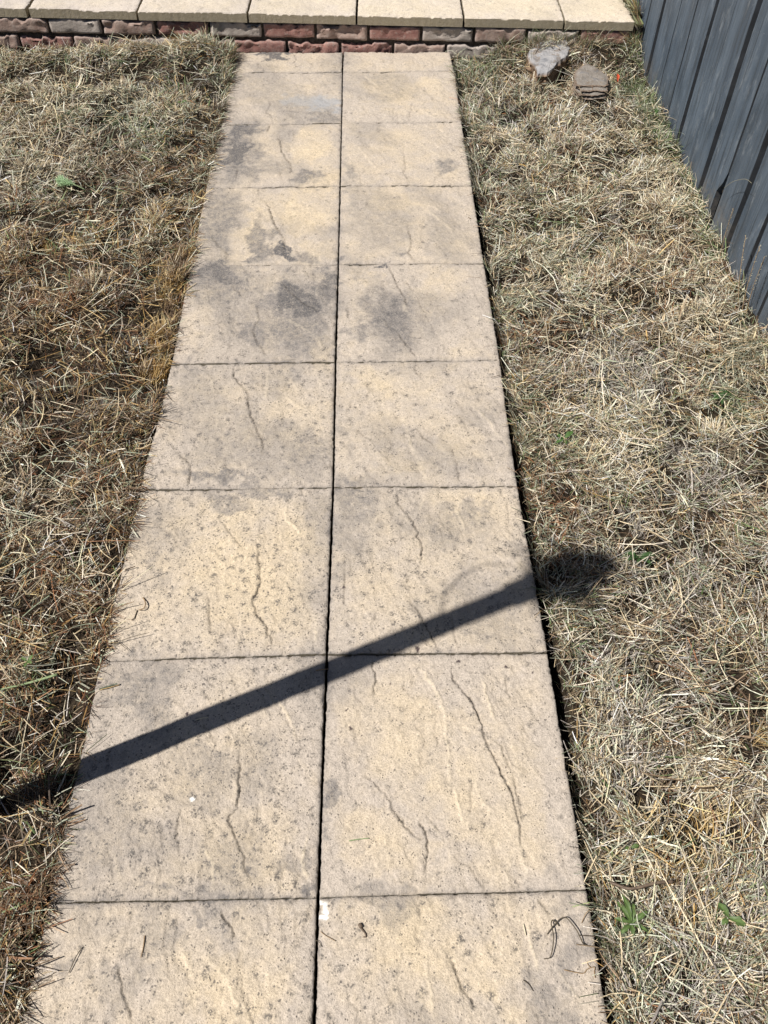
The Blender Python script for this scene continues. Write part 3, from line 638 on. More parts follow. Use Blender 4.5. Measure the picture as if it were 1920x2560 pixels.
# bedding
bx = box_grid(.80, 5.2, .05, 4, 12, 1)
link('bedding', mesh_np('bedding', bx[0], [bx[1]]), M_SAND, path, loc=(0.003, 0.755 - 1.45, -.0785))
rows = [[(p[0], p[1]) for p in r] for r in GRID]
step_ = .455
for k in (1, 2, 3):
    rows.insert(0, [(x - .0002, rows[0][j][1] - step_) for j, (x, y) in enumerate(rows[0])])
srnd = np.random.default_rng(5)
for r in range(len(rows) - 1):
    for cidx in (0, 1):
        cs = [rows[r][cidx], rows[r][cidx + 1], rows[r + 1][cidx + 1], rows[r + 1][cidx]]
        ymid = (cs[0][1] + cs[3][1]) / 2
        res = .0105 if r < 2 else (.0020 if ymid < .35 else .0024 if ymid < .95 else .0033 if ymid < 1.9 else .0040)
        cr = []
        for stg, pts in CREASES:
            mx = sum(p[0] for p in pts) / len(pts); my = sum(p[1] for p in pts) / len(pts)
            if cs[0][0] - .02 < mx < cs[1][0] + .02 and cs[0][1] - .02 < my < cs[3][1] + .02: cr.append((stg, pts))
        rr2 = random.Random(900 + r * 2 + cidx)
        for q in range(26):
            x0 = rr2.uniform(cs[0][0] + .02, cs[1][0] - .02); y0 = rr2.uniform(cs[0][1] + .03, cs[3][1] - .02); pts = [(x0, y0)]
            sl = rr2.gauss(.35, .25)
            for w in range(rr2.randint(2, 4)):
                st_ = rr2.uniform(.010, .028); pts.append((pts[-1][0] + st_ * (sl + rr2.gauss(0, .35)), pts[-1][1] - st_))
            cr.append((rr2.choice((.16, .22, .3, -.35, -.5, -.3)), pts))
        spk = {0: {2: .75, 3: 1.0, 4: 1.15, 5: .9, 6: .6}, 1: {2: .55, 3: .35, 4: .75, 5: .55, 6: .4}}[cidx].get(r, .15)
        g = (.0005, .0021, .0006, .0008) if cidx == 0 else (.0019, .0005, .0006, .0008)
        if ymid > 1.6: g = (g[0], g[1] - (.0006 if cidx == 0 else 0), g[2], g[3]) if cidx == 0 else (.0014, g[1], g[2], g[3])
        if r == len(rows) - 2: g = (g[0], g[1] + .002, g[2] * .5, g[3])
        o = make_slab(cs, res, 100 + r * 2 + cidx, path, M_SLAB, creases=cr, z0=float(srnd.uniform(-.0012, .0012)),
                      tilt=(float(srnd.uniform(-.004, .004)), float(srnd.uniform(-.004, .004))), speck=spk, gap=g)
        o.location.y -= 1.45

# ------------------------------------------------------------------ step: brick riser and patio
TILT = .020                      # the step falls slightly to the right
def up(x): return -TILT * x
wall = empty('brick_step', (0, WALL_Y, 0), (0, 0, -.015))
tag(wall, 'low old red and grey brick riser wall under the patio slabs', 'wall')
wx0, wx1 = -3.2, 1.27
bx = box_grid(wx1 - wx0, .09, .30, 60, 2, 8, .003, 3)
V = bx[0].copy(); V[:, 0] += (wx0 + wx1) / 2; V[:, 1] += .062; V[:, 2] += -.047; V[:, 2] += -TILT * V[:, 0]
link('mortar', mesh_np('mortar', V, [bx[1]], smooth=False), M_MORTAR, wall)
brnd = random.Random(4)
def brick_mesh(L, H, seed, rough):
    V, F = box_grid(L, .10, H, 20, 6, 7, .0015 * rough, seed, .0038)
    # spalled arrises: bite the top front edge
    front = V[:, 1] < -.03
    topd = np.abs(V[:, 2] - H / 2); endd = L / 2 - np.abs(V[:, 0])
    bite = (fbm(V[:, 0] * 34 + seed * 5.3, V[:, 0] * 0 + seed, 3, seed) - .40) * .03 * rough
    V[:, 2] -= np.where(front & (topd < .012), np.clip(bite, 0, .012), 0)
    V[:, 1] += np.where(front, np.clip((fbm(V[:, 0] * 30 + seed, V[:, 2] * 30, 3, seed + 4) - .52) * .03 * rough, 0, .01), 0)
    e = np.exp(-np.minimum(np.minimum(H / 2 - np.abs(V[:, 2]), endd), .05) / .006) * (V[:, 1] < -.02)
    return mesh_np('brick', V, [F], dict(edge=e), smooth=True)
def course(xs, zc, H, pick):
    for i, (a, b) in enumerate(xs):
        L = b - a - .011; seed = brnd.randint(1, 999)
        me = brick_mesh(L, H + brnd.uniform(-.002, .002), seed, brnd.uniform(.7, 1.5))
        xc = (a + b) / 2
        link('brick', me, M_BRICK[pick[i % len(pick)]], wall, loc=(xc, .05 + brnd.uniform(-.003, .003), zc + up(xc) + brnd.uniform(-.0015, .0015)), rot=(brnd.uniform(-.02, .02), TILT + brnd.uniform(-.012, .012), brnd.uniform(-.015, .015)))
up_x = [-.5636 + .2235 * k for k in range(-11, 9)]
course([(a, min(a + .2235, wx1)) for a in up_x if a < wx1 - .06], .0725, .057, [1, 2, 0, 1, 2, 1, 0, 2, 1, 2, 0, 1, 0, 2, 0, 1, 2, 1, 0, 2][0:20])
lo_x = [-.4686 + .2265 * k for k in range(-12, 9)]
course([(a, min(a + .2265, wx1)) for a in lo_x if a < wx1 - .06], .0035, .058, [0, 2, 1, 0, 2, 0, 1, 2, 0, 2, 1, 2, 0, 0, 0, 2, 1])
course([(a, a + .2235) for a in up_x if a < wx1 - .06], -.066, .058, [2, 1, 0])

patio = empty('patio', (0, WALL_Y, 0), (0, TILT, -.015))
tag(patio, 'pale stone patio slabs laid along the top of the step', 'patio', kind='structure')
pj = [-1.304 - .4515 * 3, -1.304 - .4515 * 2, -1.304 - .4515, -1.304, -.8535, -.396, .056, .503, .925, 1.222]
PZ = .1405
for row in range(4):
    y0 = -.005 + row * .4515; y1 = y0 + .4515
    for i in range(len(pj) - 1):
        j = brnd.uniform(-.003, .003)
        yy0 = y0 + (brnd.uniform(-.002, .002) if row == 0 else 0)
        seed = 400 + row * 20 + i
        cr = []
        r2 = random.Random(seed)
        for q in range(5):
            cx0 = r2.uniform(pj[i] + .05, pj[i + 1] - .05); cy0 = y0 + r2.uniform(.0, .35); pts = [(cx0, cy0)]
            for w in range(4): pts.append((pts[-1][0] + r2.uniform(-.012, .03), pts[-1][1] + r2.uniform(.015, .04)))
            cr.append((r2.choice((.35, .5, -.6, -.4)), pts))
        gl, gr = (.0035, .0035)
        if i == 2: gr = .006
        if i == 3: gl = .008
        tl = ((0.004, 0.0) if i == 2 else (-.004, 0) if i == 3 else (brnd.uniform(-.003, .003), brnd.uniform(-.003, .003)))
        make_slab([(pj[i], yy0), (pj[i + 1], yy0), (pj[i + 1], y1), (pj[i], y1)], .0055 if row == 0 else .012, seed, patio, M_PATIO, thick=.036, creases=cr, z0=PZ + brnd.uniform(-.001, .001), tilt=tl, speck=.0, gap=(gl, gr, .001, .003), warm0=.25 + .12 * i - .15, stained=False, edge_dirt=.35, chips=1.3, side_shade_amt=.1)
bx = box_grid(1.222 + 2.65, 1.7, .04, 4, 4, 1)
link('bedding', mesh_np('bedding', bx[0], [bx[1]]), M_SAND, patio, loc=((1.2 - 2.63) / 2, .96, .082))

# ------------------------------------------------------------------ fence
FX = 1.277
fence = empty('board_fence', (FX, 2.2, 0))
tag(fence, 'tall blue grey painted timber board fence along the right side of the lawn', 'fence')
bounds = [5.52, 5.34, 5.165, 4.99, 4.815, 4.64, 4.465, 4.29, 4.12, 3.95, 3.785, 3.617, 3.447, 3.279, 3.084, 2.911, 2.727, 2.562, 2.386, 2.204, 2.036, 1.851, 1.675, 1.50, 1.325, 1.15, .975, .80, .625, .45, .275, .10, -.075, -.25, -.425, -.60, -.775, -.95]
# gap seen at each of the joints 3.617 ... 1.851 (metres on the face)
gaps = {3.617: .016, 3.447: .015, 3.279: .011, 3.084: .022, 2.911: .009, 2.727: .036, 2.562: .009, 2.386: .032, 2.204: .017, 2.036: .028, 1.851: .030}
frnd = random.Random(12)
FS = lambda q: -.36 + (q + .36) * .971
for i in range(len(bounds) - 1):
    yt, yb = FS(bounds[i]), FS(bounds[i + 1])
    gt = gaps.get(bounds[i], .018) / 2; gb = gaps.get(bounds[i + 1], .018) / 2
    ya, yc = yb + gb, yt - gt
    W = yc - ya; H = 1.89 + frnd.uniform(-.01, .01); zb = -.105 + frnd.uniform(-.01, .012)
    nx, ny, nz = 1, 6, 46
    V, F = box_grid(.020, W, H, nx, ny, nz)
    s_ = i * 3.7
    zz = V[:, 2]
    edgeL = V[:, 1] < -W / 2 + 1e-4; edgeR = V[:, 1] > W / 2 - 1e-4
    V[:, 1] += np.where(edgeL | edgeR, (fbm(zz * 5 + s_, zz * 0 + np.where(edgeL, 1.3, 8.7), 3, i) - .5) * .008 + (fbm(zz * 40 + s_, zz * 0 + np.where(edgeL, 1.3, 8.7), 2, i + 50) - .5) * .003, 0)
    V[:, 0] += (fbm(zz * 2 + s_, V[:, 1] * 4, 2, 300 + i) - .5) * .006
    if abs(bounds[i] - 2.386) < .01:          # broken away foot
        zf = zz + H / 2 + zb
        V[:, 1] += np.where((zf < .085) & (V[:, 1] < -W / 2 + .05), .038 * np.clip((.085 - zf) / .05, 0, 1), 0)
    if frnd.random() < .6:                    # dried out splits along the grain are left to the boards' own shape
        V[:, 0] += .002 * np.sin(V[:, 1] * 40 + s_)
    # chamfer-less edge: own vertices so the shade painted on the side faces stops at the arris
    n0 = len(V)
    cent = V[F].mean(1)
    e1 = (V[F][:, :, 1].max(1) - V[F][:, :, 1].min(1)) < .012
    sideF = F[e1]; u_, inv = np.unique(sideF, return_inverse=True)
    V2 = np.concatenate([V, V[u_]]); F2 = np.concatenate([F[~e1], inv.reshape(sideF.shape) + n0])
    ed = np.concatenate([np.zeros(n0), np.ones(len(u_))])
    zw = V2[:, 2] + H / 2 + zb
    foot = np.clip(1 - (zw + .02) / .09, 0, 1) * (1.0 if i in (13, 12, 18, 19) else .35)
    me = mesh_np('board', V2, [F2], dict(edge=ed, foot=foot), smooth=False)
    off = (-.0012 if i % 2 else .0012) + frnd.uniform(-.001, .001)
    link('board', me, M_FENCE, fence, loc=(off, (ya + yc) / 2 - 2.2, zb + H / 2), rot=(frnd.uniform(-.002, .002), frnd.uniform(-.003, .003), frnd.uniform(-.012, .012)))
for zr in (.33, 1.0, 1.62):
    V, F = box_grid(.040, 6.5, .085, 1, 20, 1, .002, 5)
    link('rail', mesh_np('rail', V, [F]), M_RAIL, fence, loc=(.036, 2.28 - 2.2, zr))
for yp in (-.9, .9, 2.7, 4.5):
    V, F = box_grid(.09, .09, 2.1, 1, 1, 8, .002, 6)
    link('post', mesh_np('post', V, [F]), M_RAIL, fence, loc=(.103, yp - 2.2, .80))

# ------------------------------------------------------------------ the post whose shadow crosses the path
pb = (-.439 - .9157 * .245 + .0052, .242 - .402 * .245 - .0118)
post = empty('wooden_post', (pb[0], pb[1], -.03))
tag(post, 'slim wooden post at the left of the path, its shadow crossing the slabs', 'post')
tn = math.tan(SUN_EL)
s_end = 1.215
ztop = s_end * tn + .03
V, F = box_grid(.050, .050, ztop + .3, 2, 2, 30, .0015, 8, .006)
link('shaft', mesh_np('shaft', V, [F]), M_POST, post, loc=(0, 0, ztop / 2 - .15), rot=(0, 0, .42))
V, F = box_grid(.066, .066, .03, 2, 2, 2, .001, 9, .006)
link('collar', mesh_np('collar', V, [F]), M_POST, post, loc=(0, 0, ztop - .045), rot=(0, 0, .42))
# made-up ragged bunch on the post top, shaped for the shadow's end
hr = np.random.default_rng(44); n = 2200
dirs = hr.normal(0, 1, (n, 3)); dirs /= np.linalg.norm(dirs, axis=1, keepdims=True); dirs[:, 2] *= 1.25
P0 = dirs * (hr.random((n, 1)) ** .5) * np.array([.050, .050, .085]) + np.array([0, 0, ztop + .12])
dd = dirs + hr.normal(0, .5, (n, 3)); dd /= np.linalg.norm(dd, axis=1, keepdims=True)
Lh = hr.uniform(.01, .04, n) * (1 + 2.2 * (hr.random(n) > .93)); sd_ = np.cross(dd, hr.normal(0, 1, (n, 3))); sd_ /= np.linalg.norm(sd_, axis=1, keepdims=True); sd_ *= hr.uniform(.002, .006, (n, 1))
V = np.stack([P0 - sd_, P0 + sd_, P0 + dd * Lh[:, None] + sd_ * .3, P0 + dd * Lh[:, None] - sd_ * .3], 1).reshape(-1, 3)
arc = [(.262, .512), (.240, .543), (.249, .600), (.292, .648), (.346, .680), (.399, .675)]
pts_ = []
for i, (ax, ay) in enumerate(arc):
    hh = (1.335, 1.36, 1.42, 1.50, 1.58, 1.66)[i]; f_ = hh / -SUN_DIR.z
    pts_.append((ax - SUN_DIR.x * f_ - pb[0], ay - SUN_DIR.y * f_ - pb[1], hh + .03))
link('shadow_arc_twig', tube_mesh('shadow_arc_twig', pts_, [.0026, .0024, .0022, .0020, .0018, .0016], 6), M_POST, post)  # made-up twig, bent to cast the faint arc of shadow
link('shadow_bunch', mesh_np('shadow_bunch', V, [np.arange(n * 4).reshape(n, 4)]), M_POST, post)

# ------------------------------------------------------------------ grass blades
PAL = {
    'straw': [(0.653, 0.538, 0.359), (0.731, 0.638, 0.466), (0.534, 0.428, 0.270), (0.791, 0.704, 0.560)],
    'gold': [(0.415, 0.272, 0.103), (0.494, 0.352, 0.163), (0.316, 0.190, 0.070), (0.554, 0.428, 0.224)],
    'brown': [(0.213, 0.143, 0.089), (0.286, 0.200, 0.126), (0.138, 0.090, 0.056), (0.366, 0.276, 0.182)],
    'rust': [(0.198, 0.088, 0.039), (0.267, 0.138, 0.070), (0.129, 0.059, 0.030)],
    'dark': [(0.036, 0.026, 0.019), (0.061, 0.045, 0.033), (0.097, 0.073, 0.052)],
    'grey': [(0.396, 0.352, 0.313), (0.277, 0.248, 0.224), (0.554, 0.509, 0.457), (0.465, 0.419, 0.369)],
    'green': [(0.118, 0.172, 0.066), (0.168, 0.223, 0.093), (0.258, 0.305, 0.144), (0.069, 0.109, 0.037)],
    'sage': [(0.327, 0.352, 0.247), (0.425, 0.442, 0.336), (0.237, 0.266, 0.182), (0.574, 0.571, 0.447)],
}
KEYS = list(PAL)
BASE_L = dict(straw=.11, gold=.18, brown=.28, rust=.13, dark=.25, grey=.04, green=.035, sage=.06)
BASE_R = dict(straw=.28, gold=.05, brown=.25, rust=.05, dark=.22, grey=.14, green=.05, sage=.12)
FAR_L = dict(straw=.20, gold=.08, brown=.23, rust=.06, dark=.20, grey=.08, green=.07, sage=.17)

def pick_color(x, y, r, lying, shift=0.0):
    n = len(x)
    Wt = np.zeros((n, len(KEYS)))
    left = x < 0
    far = sstep(1.6, 2.7, y)
    for k, key in enumerate(KEYS):
        Wt[:, k] = np.where(left, BASE_L[key] * (1 - far) + FAR_L[key] * far, BASE_R[key])
        Wt[:, k] *= .15 + 2.2 * fbm(x * 3.3 + k * 13.7, y * 3.3 - k * 7.9, 4, 500 + k) ** 2 * 2.0
    for t, bx, by, rx, ry in PATCHES:
        d = ((x - bx) / (rx * 1.1)) ** 2 + ((y - by) / (ry * 1.1)) ** 2
        Wt[:, KEYS.index(t)] += (dict(green=.32, rust=.9, dark=1.6, gold=.9).get(t, 1.2)) * np.exp(-d)
        if t == 'green': Wt[:, KEYS.index('sage')] += .5 * np.exp(-d)
        if t == 'grey': Wt[:, KEYS.index('sage')] += .5 * np.exp(-d)
    # greener against the fence foot and the right slab edge
    e = np.exp(-((x - 1.27) / .07) ** 2) * sstep(1.0, 2.2, y)
    Wt[:, KEYS.index('green')] += .9 * e; Wt[:, KEYS.index('sage')] += .5 * e
    e = np.exp(-((x - .50) / .035) ** 2) * (x > 0)
    Wt[:, KEYS.index('sage')] += .35 * e; Wt[:, KEYS.index('green')] += .12 * e; Wt[:, KEYS.index('brown')] += .25 * e
    if lying:
        Wt[:, KEYS.index('straw')] *= 1.5; Wt[:, KEYS.index('sage')] *= 1.5; Wt[:, KEYS.index('dark')] *= .45; Wt[:, KEYS.index('grey')] *= 1.3
    cs = np.cumsum(Wt / Wt.sum(1, keepdims=True), 1)
    k = np.minimum((r.random(n)[:, None] > cs).sum(1), len(KEYS) - 1)
    out = np.zeros((n, 3))
    for i, key in enumerate(KEYS):
        m = k == i
        pal = np.array(PAL[key])
        out[m] = pal[r.integers(0, len(pal), m.sum())]
    out *= r.normal(1, .30, (n, 1)).clip(.35, 1.6)
    return out.clip(.01, .8)

def ribbons(x, y, z, az, th0, th1, L, w, col, roll, r, nseg=3, cut=False, wander=.0):
    """bent flat ribbons: V, F, C"""
    n = len(x)
    P = np.zeros((n, nseg + 1, 3)); P[:, 0] = np.stack([x, y, z], 1)
    azs = np.zeros((n, nseg + 1)); azs[:, 0] = az
    for k in range(nseg):
        t = (k + .5) / nseg
        th = th0 + (th1 - th0) * t
        a = az + wander * (t - .3) if np.isscalar(wander) is False or wander else az
        d = np.stack([np.sin(th) * np.cos(a), np.sin(th) * np.sin(a), np.cos(th)], 1)
        P[:, k + 1] = P[:, k] + d * (L / nseg)[:, None]
        azs[:, k + 1] = a
    # keep clear of slabs, wall and fence
    px, py, pz = P[..., 0], P[..., 1], P[..., 2]
    over = (px > XL - .002) & (px < XR + .0) & (py < WALL_Y) & (py > -1.8)
    pz = np.where(over, np.maximum(pz, .0040 + .002 * r.random((n, 1))), pz)
    wy = WALL_Y - .015 * px - .004
    ply = py > wy
    lip = .135 - TILT * px
    py = np.where(ply & (pz < lip + .004), np.minimum(py, wy - .012 - .004 * r.random((n, 1))), py)
    px = np.minimum(px, FX - .016 - .004 * r.random((n, 1)))
    gz = ground_z(px.ravel(), py.ravel()).reshape(px.shape)
    pz = np.where(over, pz, np.maximum(pz, gz + .001))
    P = np.stack([px, py, pz], 2)
    side = np.stack([-np.sin(azs), np.cos(azs), np.zeros_like(azs)], 2)
    upv = np.array([0, 0, 1.0])
    ca, sa = np.cos(roll)[:, None, None], np.sin(roll)[:, None, None]
    side = side * ca + upv * sa
    prof = np.linspace(0, 1, nseg + 1)
    wp = (np.array([.8, 1.0, .8, .5][:nseg + 1]) if cut else np.array([.75, 1.0, .72, .06][:nseg + 1]))
    hw = w[:, None] * wp[None, :] * .5
    A = P - side * hw[..., None]; B = P + side * hw[..., None]
    V = np.stack([A, B], 2).reshape(n, (nseg + 1) * 2, 3)
    base = (np.arange(n) * (nseg + 1) * 2)[:, None]
    F = []
    for k in range(nseg):
        q = np.array([2 * k, 2 * k + 1, 2 * k + 3, 2 * k + 2])
        F.append(base + q[None])
    F = np.concatenate(F)
    C = np.repeat(col[:, None, :], (nseg + 1) * 2, 1)
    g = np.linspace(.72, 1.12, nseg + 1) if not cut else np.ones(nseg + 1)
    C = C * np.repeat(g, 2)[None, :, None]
    return V.reshape(-1, 3), F, C.reshape(-1, 3)

def join(parts):
    V = []; F = []; C = []; o = 0
    for v, f, c in parts:
        V.append(v); F.append(f + o); C.append(c); o += len(v)
    return np.concatenate(V), np.concatenate(F), np.concatenate(C)

def scatter(r, x0, x1, y0, y1, dens):
    n = int((x1 - x0) * (y1 - y0) * dens)
    return r.uniform(x0, x1, n), r.uniform(y0, y1, n)

def flow(x, y):
    return (fbm(x * 2.6, y * 2.6, 3, 900) - .5) * 4 * math.pi * 1.1 + (fbm(x * 11, y * 11, 2, 901) - .5) * 3.0

def visible(x, y):
    """inside the part of the lawn that this photograph takes in, with a margin"""
    xl = -.63 - .305 * (y + .2) ; xr = .83 + .335 * (y + .2)
    return (x > xl) & (x < xr) & (y > -.32)

def lawn(x0, x1, seed, mul):
    r = np.random.default_rng(seed)
    parts = []
    def keep(x, y, f_out):
        v = visible(x, y)
        ny = np.clip(1.15 - .17 * np.clip(y, 0, 3.3), .5, 1.2)      # farther grass is thinned: its blades overlap in view
        k = r.random(len(x)) < np.where(v, ny / 1.2, f_out)
        on = (x > XL - .004) & (x < XR + .004)
        tre = (x > XR) & (x < XR + .014) & (r.random(len(x)) > .15)
        k &= ~on & ~tre & (y < wall_y(x) - .006) & (x < FX - .02)
        return x[k], y[k]
    # the hollows between the clumps are nearly bare
    def thin(x, y, amt):
        h = lump(x, y)
        k = r.random(len(x)) < 1 - amt * (1 - sstep(np.where(x < 0, .41, .40), np.where(x < 0, .57, .55), h))
        return x[k], y[k]
    # 1 standing stubble
    x, y = scatter(r, x0, x1, -.9, 3.37, 74000 * mul); x, y = keep(x, y, .14); x, y = thin(x, y, .88)
    n = len(x); az = flow(x, y) + r.normal(0, 1.0, n)
    edge = np.exp(-np.abs(x - XL) / .04) * (x < 0)
    az = np.where(r.random(n) < edge * .75, r.normal(-.1, .7, n), az)
    th0 = r.uniform(.1, 1.15, n); th1 = th0 + r.uniform(.2, 1.1, n)
    L = r.gamma(6, .0045, n).clip(.010, .065) * (.40 + 1.05 * lump(x, y)) + edge * .010
    w = r.uniform(.0007, .0017, n) * (1 + .25 * np.clip(y - .8, 0, 2) / 2) * np.where(r.random(n) < .07, 2.0, 1)
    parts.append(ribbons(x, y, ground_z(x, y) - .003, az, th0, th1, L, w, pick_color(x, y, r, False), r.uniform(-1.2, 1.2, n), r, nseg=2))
    # 2 matted thatch
    x, y = scatter(r, x0, x1, -.9, 3.36, 26000 * mul); x, y = keep(x, y, .14); x, y = thin(x, y, .72)
    n = len(x); az = flow(x, y) + r.normal(0, .70, n) + np.where(r.random(n) < .5, math.pi, 0)
    L = r.gamma(4, .0078, n).clip(.010, .085); w = r.uniform(.0007, .0019, n) * (1 + .25 * np.clip(y - .8, 0, 2) / 2) * np.where(r.random(n) < .09, 2.1, 1)
    th0 = r.normal(1.28, .33, n); th1 = th0 + r.normal(.15, .22, n)
    z = ground_z(x, y) + r.uniform(.002, .022, n)
    parts.append(ribbons(x, y, z, az, th0, th1, L, w, pick_color(x, y, r, True), r.normal(0, .5, n), r, nseg=2, cut=True, wander=r.normal(0, .25, n)))
    # 3 loose mown stalks lying on top
    x, y = scatter(r, x0, x1, -.9, 3.34, 1900 * mul); x, y = keep(x, y, .2)
    n = len(x); az = r.uniform(0, 2 * math.pi, n)
    L = r.gamma(3, .022, n).clip(.025, .17); w = r.uniform(.0010, .0023, n)
    near_slab = (x > XL - .10) & (x < XR + .12); L = np.where(near_slab, np.minimum(L, .055), L)
    th0 = r.normal(1.45, .12, n); th1 = th0 + r.normal(.12, .12, n)
    z = ground_z(x, y) + r.uniform(.016, .036, n)
    c = pick_color(x, y, r, True)
    pale = r.random(n) < np.where(x < 0, .32, .45)
    c[pale] = np.array(PAL['straw'])[r.integers(0, 4, pale.sum())] * r.uniform(.85, 1.2, (pale.sum(), 1))
    sg = r.random(n) < .16
    c[sg] = np.array(PAL['sage'])[r.integers(0, 4, sg.sum())] * 1.1
    parts.append(ribbons(x, y, z, az, th0, th1, L, w, c, r.normal(0, .4, n), r, cut=True, wander=r.normal(0, .35, n)))
    # 4 tufts: bunches that fan from one crown
    m = int((x1 - x0) * 4.3 * 150)
    tx, ty = r.uniform(x0, x1, m), r.uniform(-.9, 3.34, m); tx, ty = keep(tx, ty, .3)
    cnt = r.integers(10, 34, len(tx)); x = np.repeat(tx, cnt) + r.normal(0, .008, cnt.sum()); y = np.repeat(ty, cnt) + r.normal(0, .008, cnt.sum())
    n = len(x); lean = np.repeat(flow(tx, ty), cnt)
    az = lean + r.normal(0, 1.0, n); th0 = r.uniform(.1, .8, n); th1 = th0 + r.uniform(.4, 1.3, n)
    L = (np.repeat(r.uniform(.028, .062, len(tx)), cnt) * r.uniform(.6, 1.2, n)); w = r.uniform(.0008, .0018, n)
    c = np.repeat(pick_color(tx, ty, r, False), cnt, 0) * r.normal(1, .2, (n, 1)).clip(.5, 1.5)
    ok = (x < XL - .004) | (x > XR + .02); ok &= y < 3.36
    a = [q[ok] for q in (x, y, az, th0, th1, L, w)]
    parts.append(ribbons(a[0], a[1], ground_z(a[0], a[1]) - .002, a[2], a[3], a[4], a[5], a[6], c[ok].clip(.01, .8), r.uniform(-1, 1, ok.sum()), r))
    return parts, r

def edge_fringe(r, right):
    """grass that hangs over the slab edge"""
    parts = []
    n = 6500 if not right else 6500
    y = r.uniform(-.5, 3.34, n)
    cl = fbm(y * 9, y * 0 + (3 if right else 8), 3, 720)
    k = r.random(n) < sstep(.42, .64, cl); y = y[k]; n = len(y)
    if not right:
        x = XL - .004 - r.gamma(1.5, .008, n)
        az = r.normal(0.0, .85, n); th0 = r.uniform(.1, .9, n); th1 = th0 + r.uniform(.2, 1.0, n)
        L = r.gamma(4, .0075, n).clip(.008, .085) * (.45 + 1.2 * fbm(y * 14, y * 0 + 5, 3, 733))
        az = az + (fbm(y * 20, y * 0 + 9, 2, 734) - .5) * 2.2
    else:
        far = sstep(1.8, 3.2, y)
        x = XR + .013 - .008 * far + r.gamma(1.5, .007, n)
        az = math.pi + r.normal(0, .95, n); th0 = r.uniform(.1, .8, n); th1 = th0 + r.uniform(.2, 1.1, n)
        L = r.gamma(6, .0055, n).clip(.015, .07) * (1.0 + .75 * far)
    w = r.uniform(.0008, .0017, n)
    c = pick_color(x, y, r, False)
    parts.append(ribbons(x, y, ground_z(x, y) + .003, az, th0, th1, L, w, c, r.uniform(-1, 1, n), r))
    return parts

pl, r = lawn(-2.25, -.455, 31, 1.0)
pl += edge_fringe(r, False)
# the golden tuft on the left edge, a clump of upright dry blades
tcx = r.uniform(0, 1, 70); tcy = 1.30 + .62 * r.random(70)
cnt = r.integers(18, 44, 70); n = int(cnt.sum())
gy_ = np.repeat(tcy, cnt) + r.normal(0, .012, n); gx_ = np.repeat(XL - .012 - .085 * tcx * (.5 + .5 * np.sin((tcy - 1.25) * 5).clip(0, 1)), cnt) + r.normal(0, .009, n)
gx_ = np.minimum(gx_, XL - .003)
cc = np.repeat(np.array([PAL['gold'][q % 4] if q % 3 else PAL['brown'][q % 4] for q in range(70)]), cnt, 0)
pl.append(ribbons(gx_, gy_, ground_z(gx_, gy_), np.repeat(r.normal(.2, .9, 70), cnt) + r.normal(0, .8, n), r.uniform(.05, .5, n), r.uniform(.4, 1.3, n), r.uniform(.022, .055, n), r.uniform(.0012, .0024, n),
                  (cc * r.normal(1, .28, (n, 1))).clip(.02, .8), r.uniform(-1, 1, n), r))
V, F, C = join(pl)
o = link('dry_grass', mesh_np('dry_grass', V, [F], colors=C), M_BLADE)
tag(o, 'parched brown mown grass with clippings on the left of the path', 'grass', kind='stuff')
nl = len(F)
pr_, r = lawn(.46, 1.30, 37, 1.12)
pr_ += edge_fringe(r, True)
V, F, C = join(pr_)
o = link('dry_grass', mesh_np('dry_grass', V, [F], colors=C), M_BLADE)
tag(o, 'pale dry mown grass between the path and the blue grey fence', 'grass', kind='stuff')
print('GRASS QUADS', nl, len(F))

# ------------------------------------------------------------------ stones
def noise3(V, f, seed, o=4):
    return (fbm(V[:, 0] * f + V[:, 2] * f * .7, V[:, 1] * f - V[:, 2] * f * .5, o, seed) - .5) * 2

def plate(outline, z0, z1, seed, rough=.006, tilt=(0, 0), rings=10, sub=6, bulge=0.0, inset=.0, name='stone'):
    """a broken flat stone: outline (x, y) polygon, bottom z0, top z1; local to its centroid"""
    out = np.array(outline, float)[:, :2]; c = out.mean(0)
    pts = []
    n = len(out)
    for i in range(n):
        for t in range(sub):
            pts.append(out[i] + (out[(i + 1) % n] - out[i]) * t / sub)
    pts = np.array(pts); m = len(pts)
    pts = c + (pts - c) * (1 + (fbm(pts[:, 0] * 50, pts[:, 1] * 50, 4, seed, .65)[:, None] - .5) * .16)
    V = []; F = []; edge = []
    for k in range(rings + 1):
        t = k / rings
        p = c + (pts - c) * max(t, .02)
        zz = z1 + tilt[0] * (p[:, 0] - c[0]) + tilt[1] * (p[:, 1] - c[1]) + (fbm(p[:, 0] * 30, p[:, 1] * 30, 4, seed + 1) - .5) * rough * 2 - .004 * t ** 8
        q = fbm(p[:, 0] * 22, p[:, 1] * 22, 3, seed + 2) * 5; zz = zz + np.floor(q) * rough * .35
        V.append(np.column_stack([p, zz])); edge += [0.0] * m
    lay = 7
    for k in range(1, lay + 1):
        t = k / lay
        off = (fbm(pts[:, 0] * 40 + k * 5.3, pts[:, 1] * 40, 3, seed + 5) - .5) * .022 + (.006 if k % 2 else -.004) - inset * t
        d = (pts - c) / np.linalg.norm(pts - c, axis=1, keepdims=True)
        p = pts + d * off[:, None]
        zz = V[rings][:, 2] * (1 - t) + z0 * t
        V.append(np.column_stack([p, zz])); edge += [1.0] * m
    V = np.concatenate(V)
    F = []
    for k in range(rings + lay):
        for i in range(m):
            F.append((k * m + i, (k + 1) * m + i, (k + 1) * m + (i + 1) % m, k * m + (i + 1) % m))
    V = V - np.array([c[0], c[1], 0])
    return mesh_np(name, V, [np.array(F)], dict(edge=np.array(edge)), smooth=False), (c[0], c[1], 0)

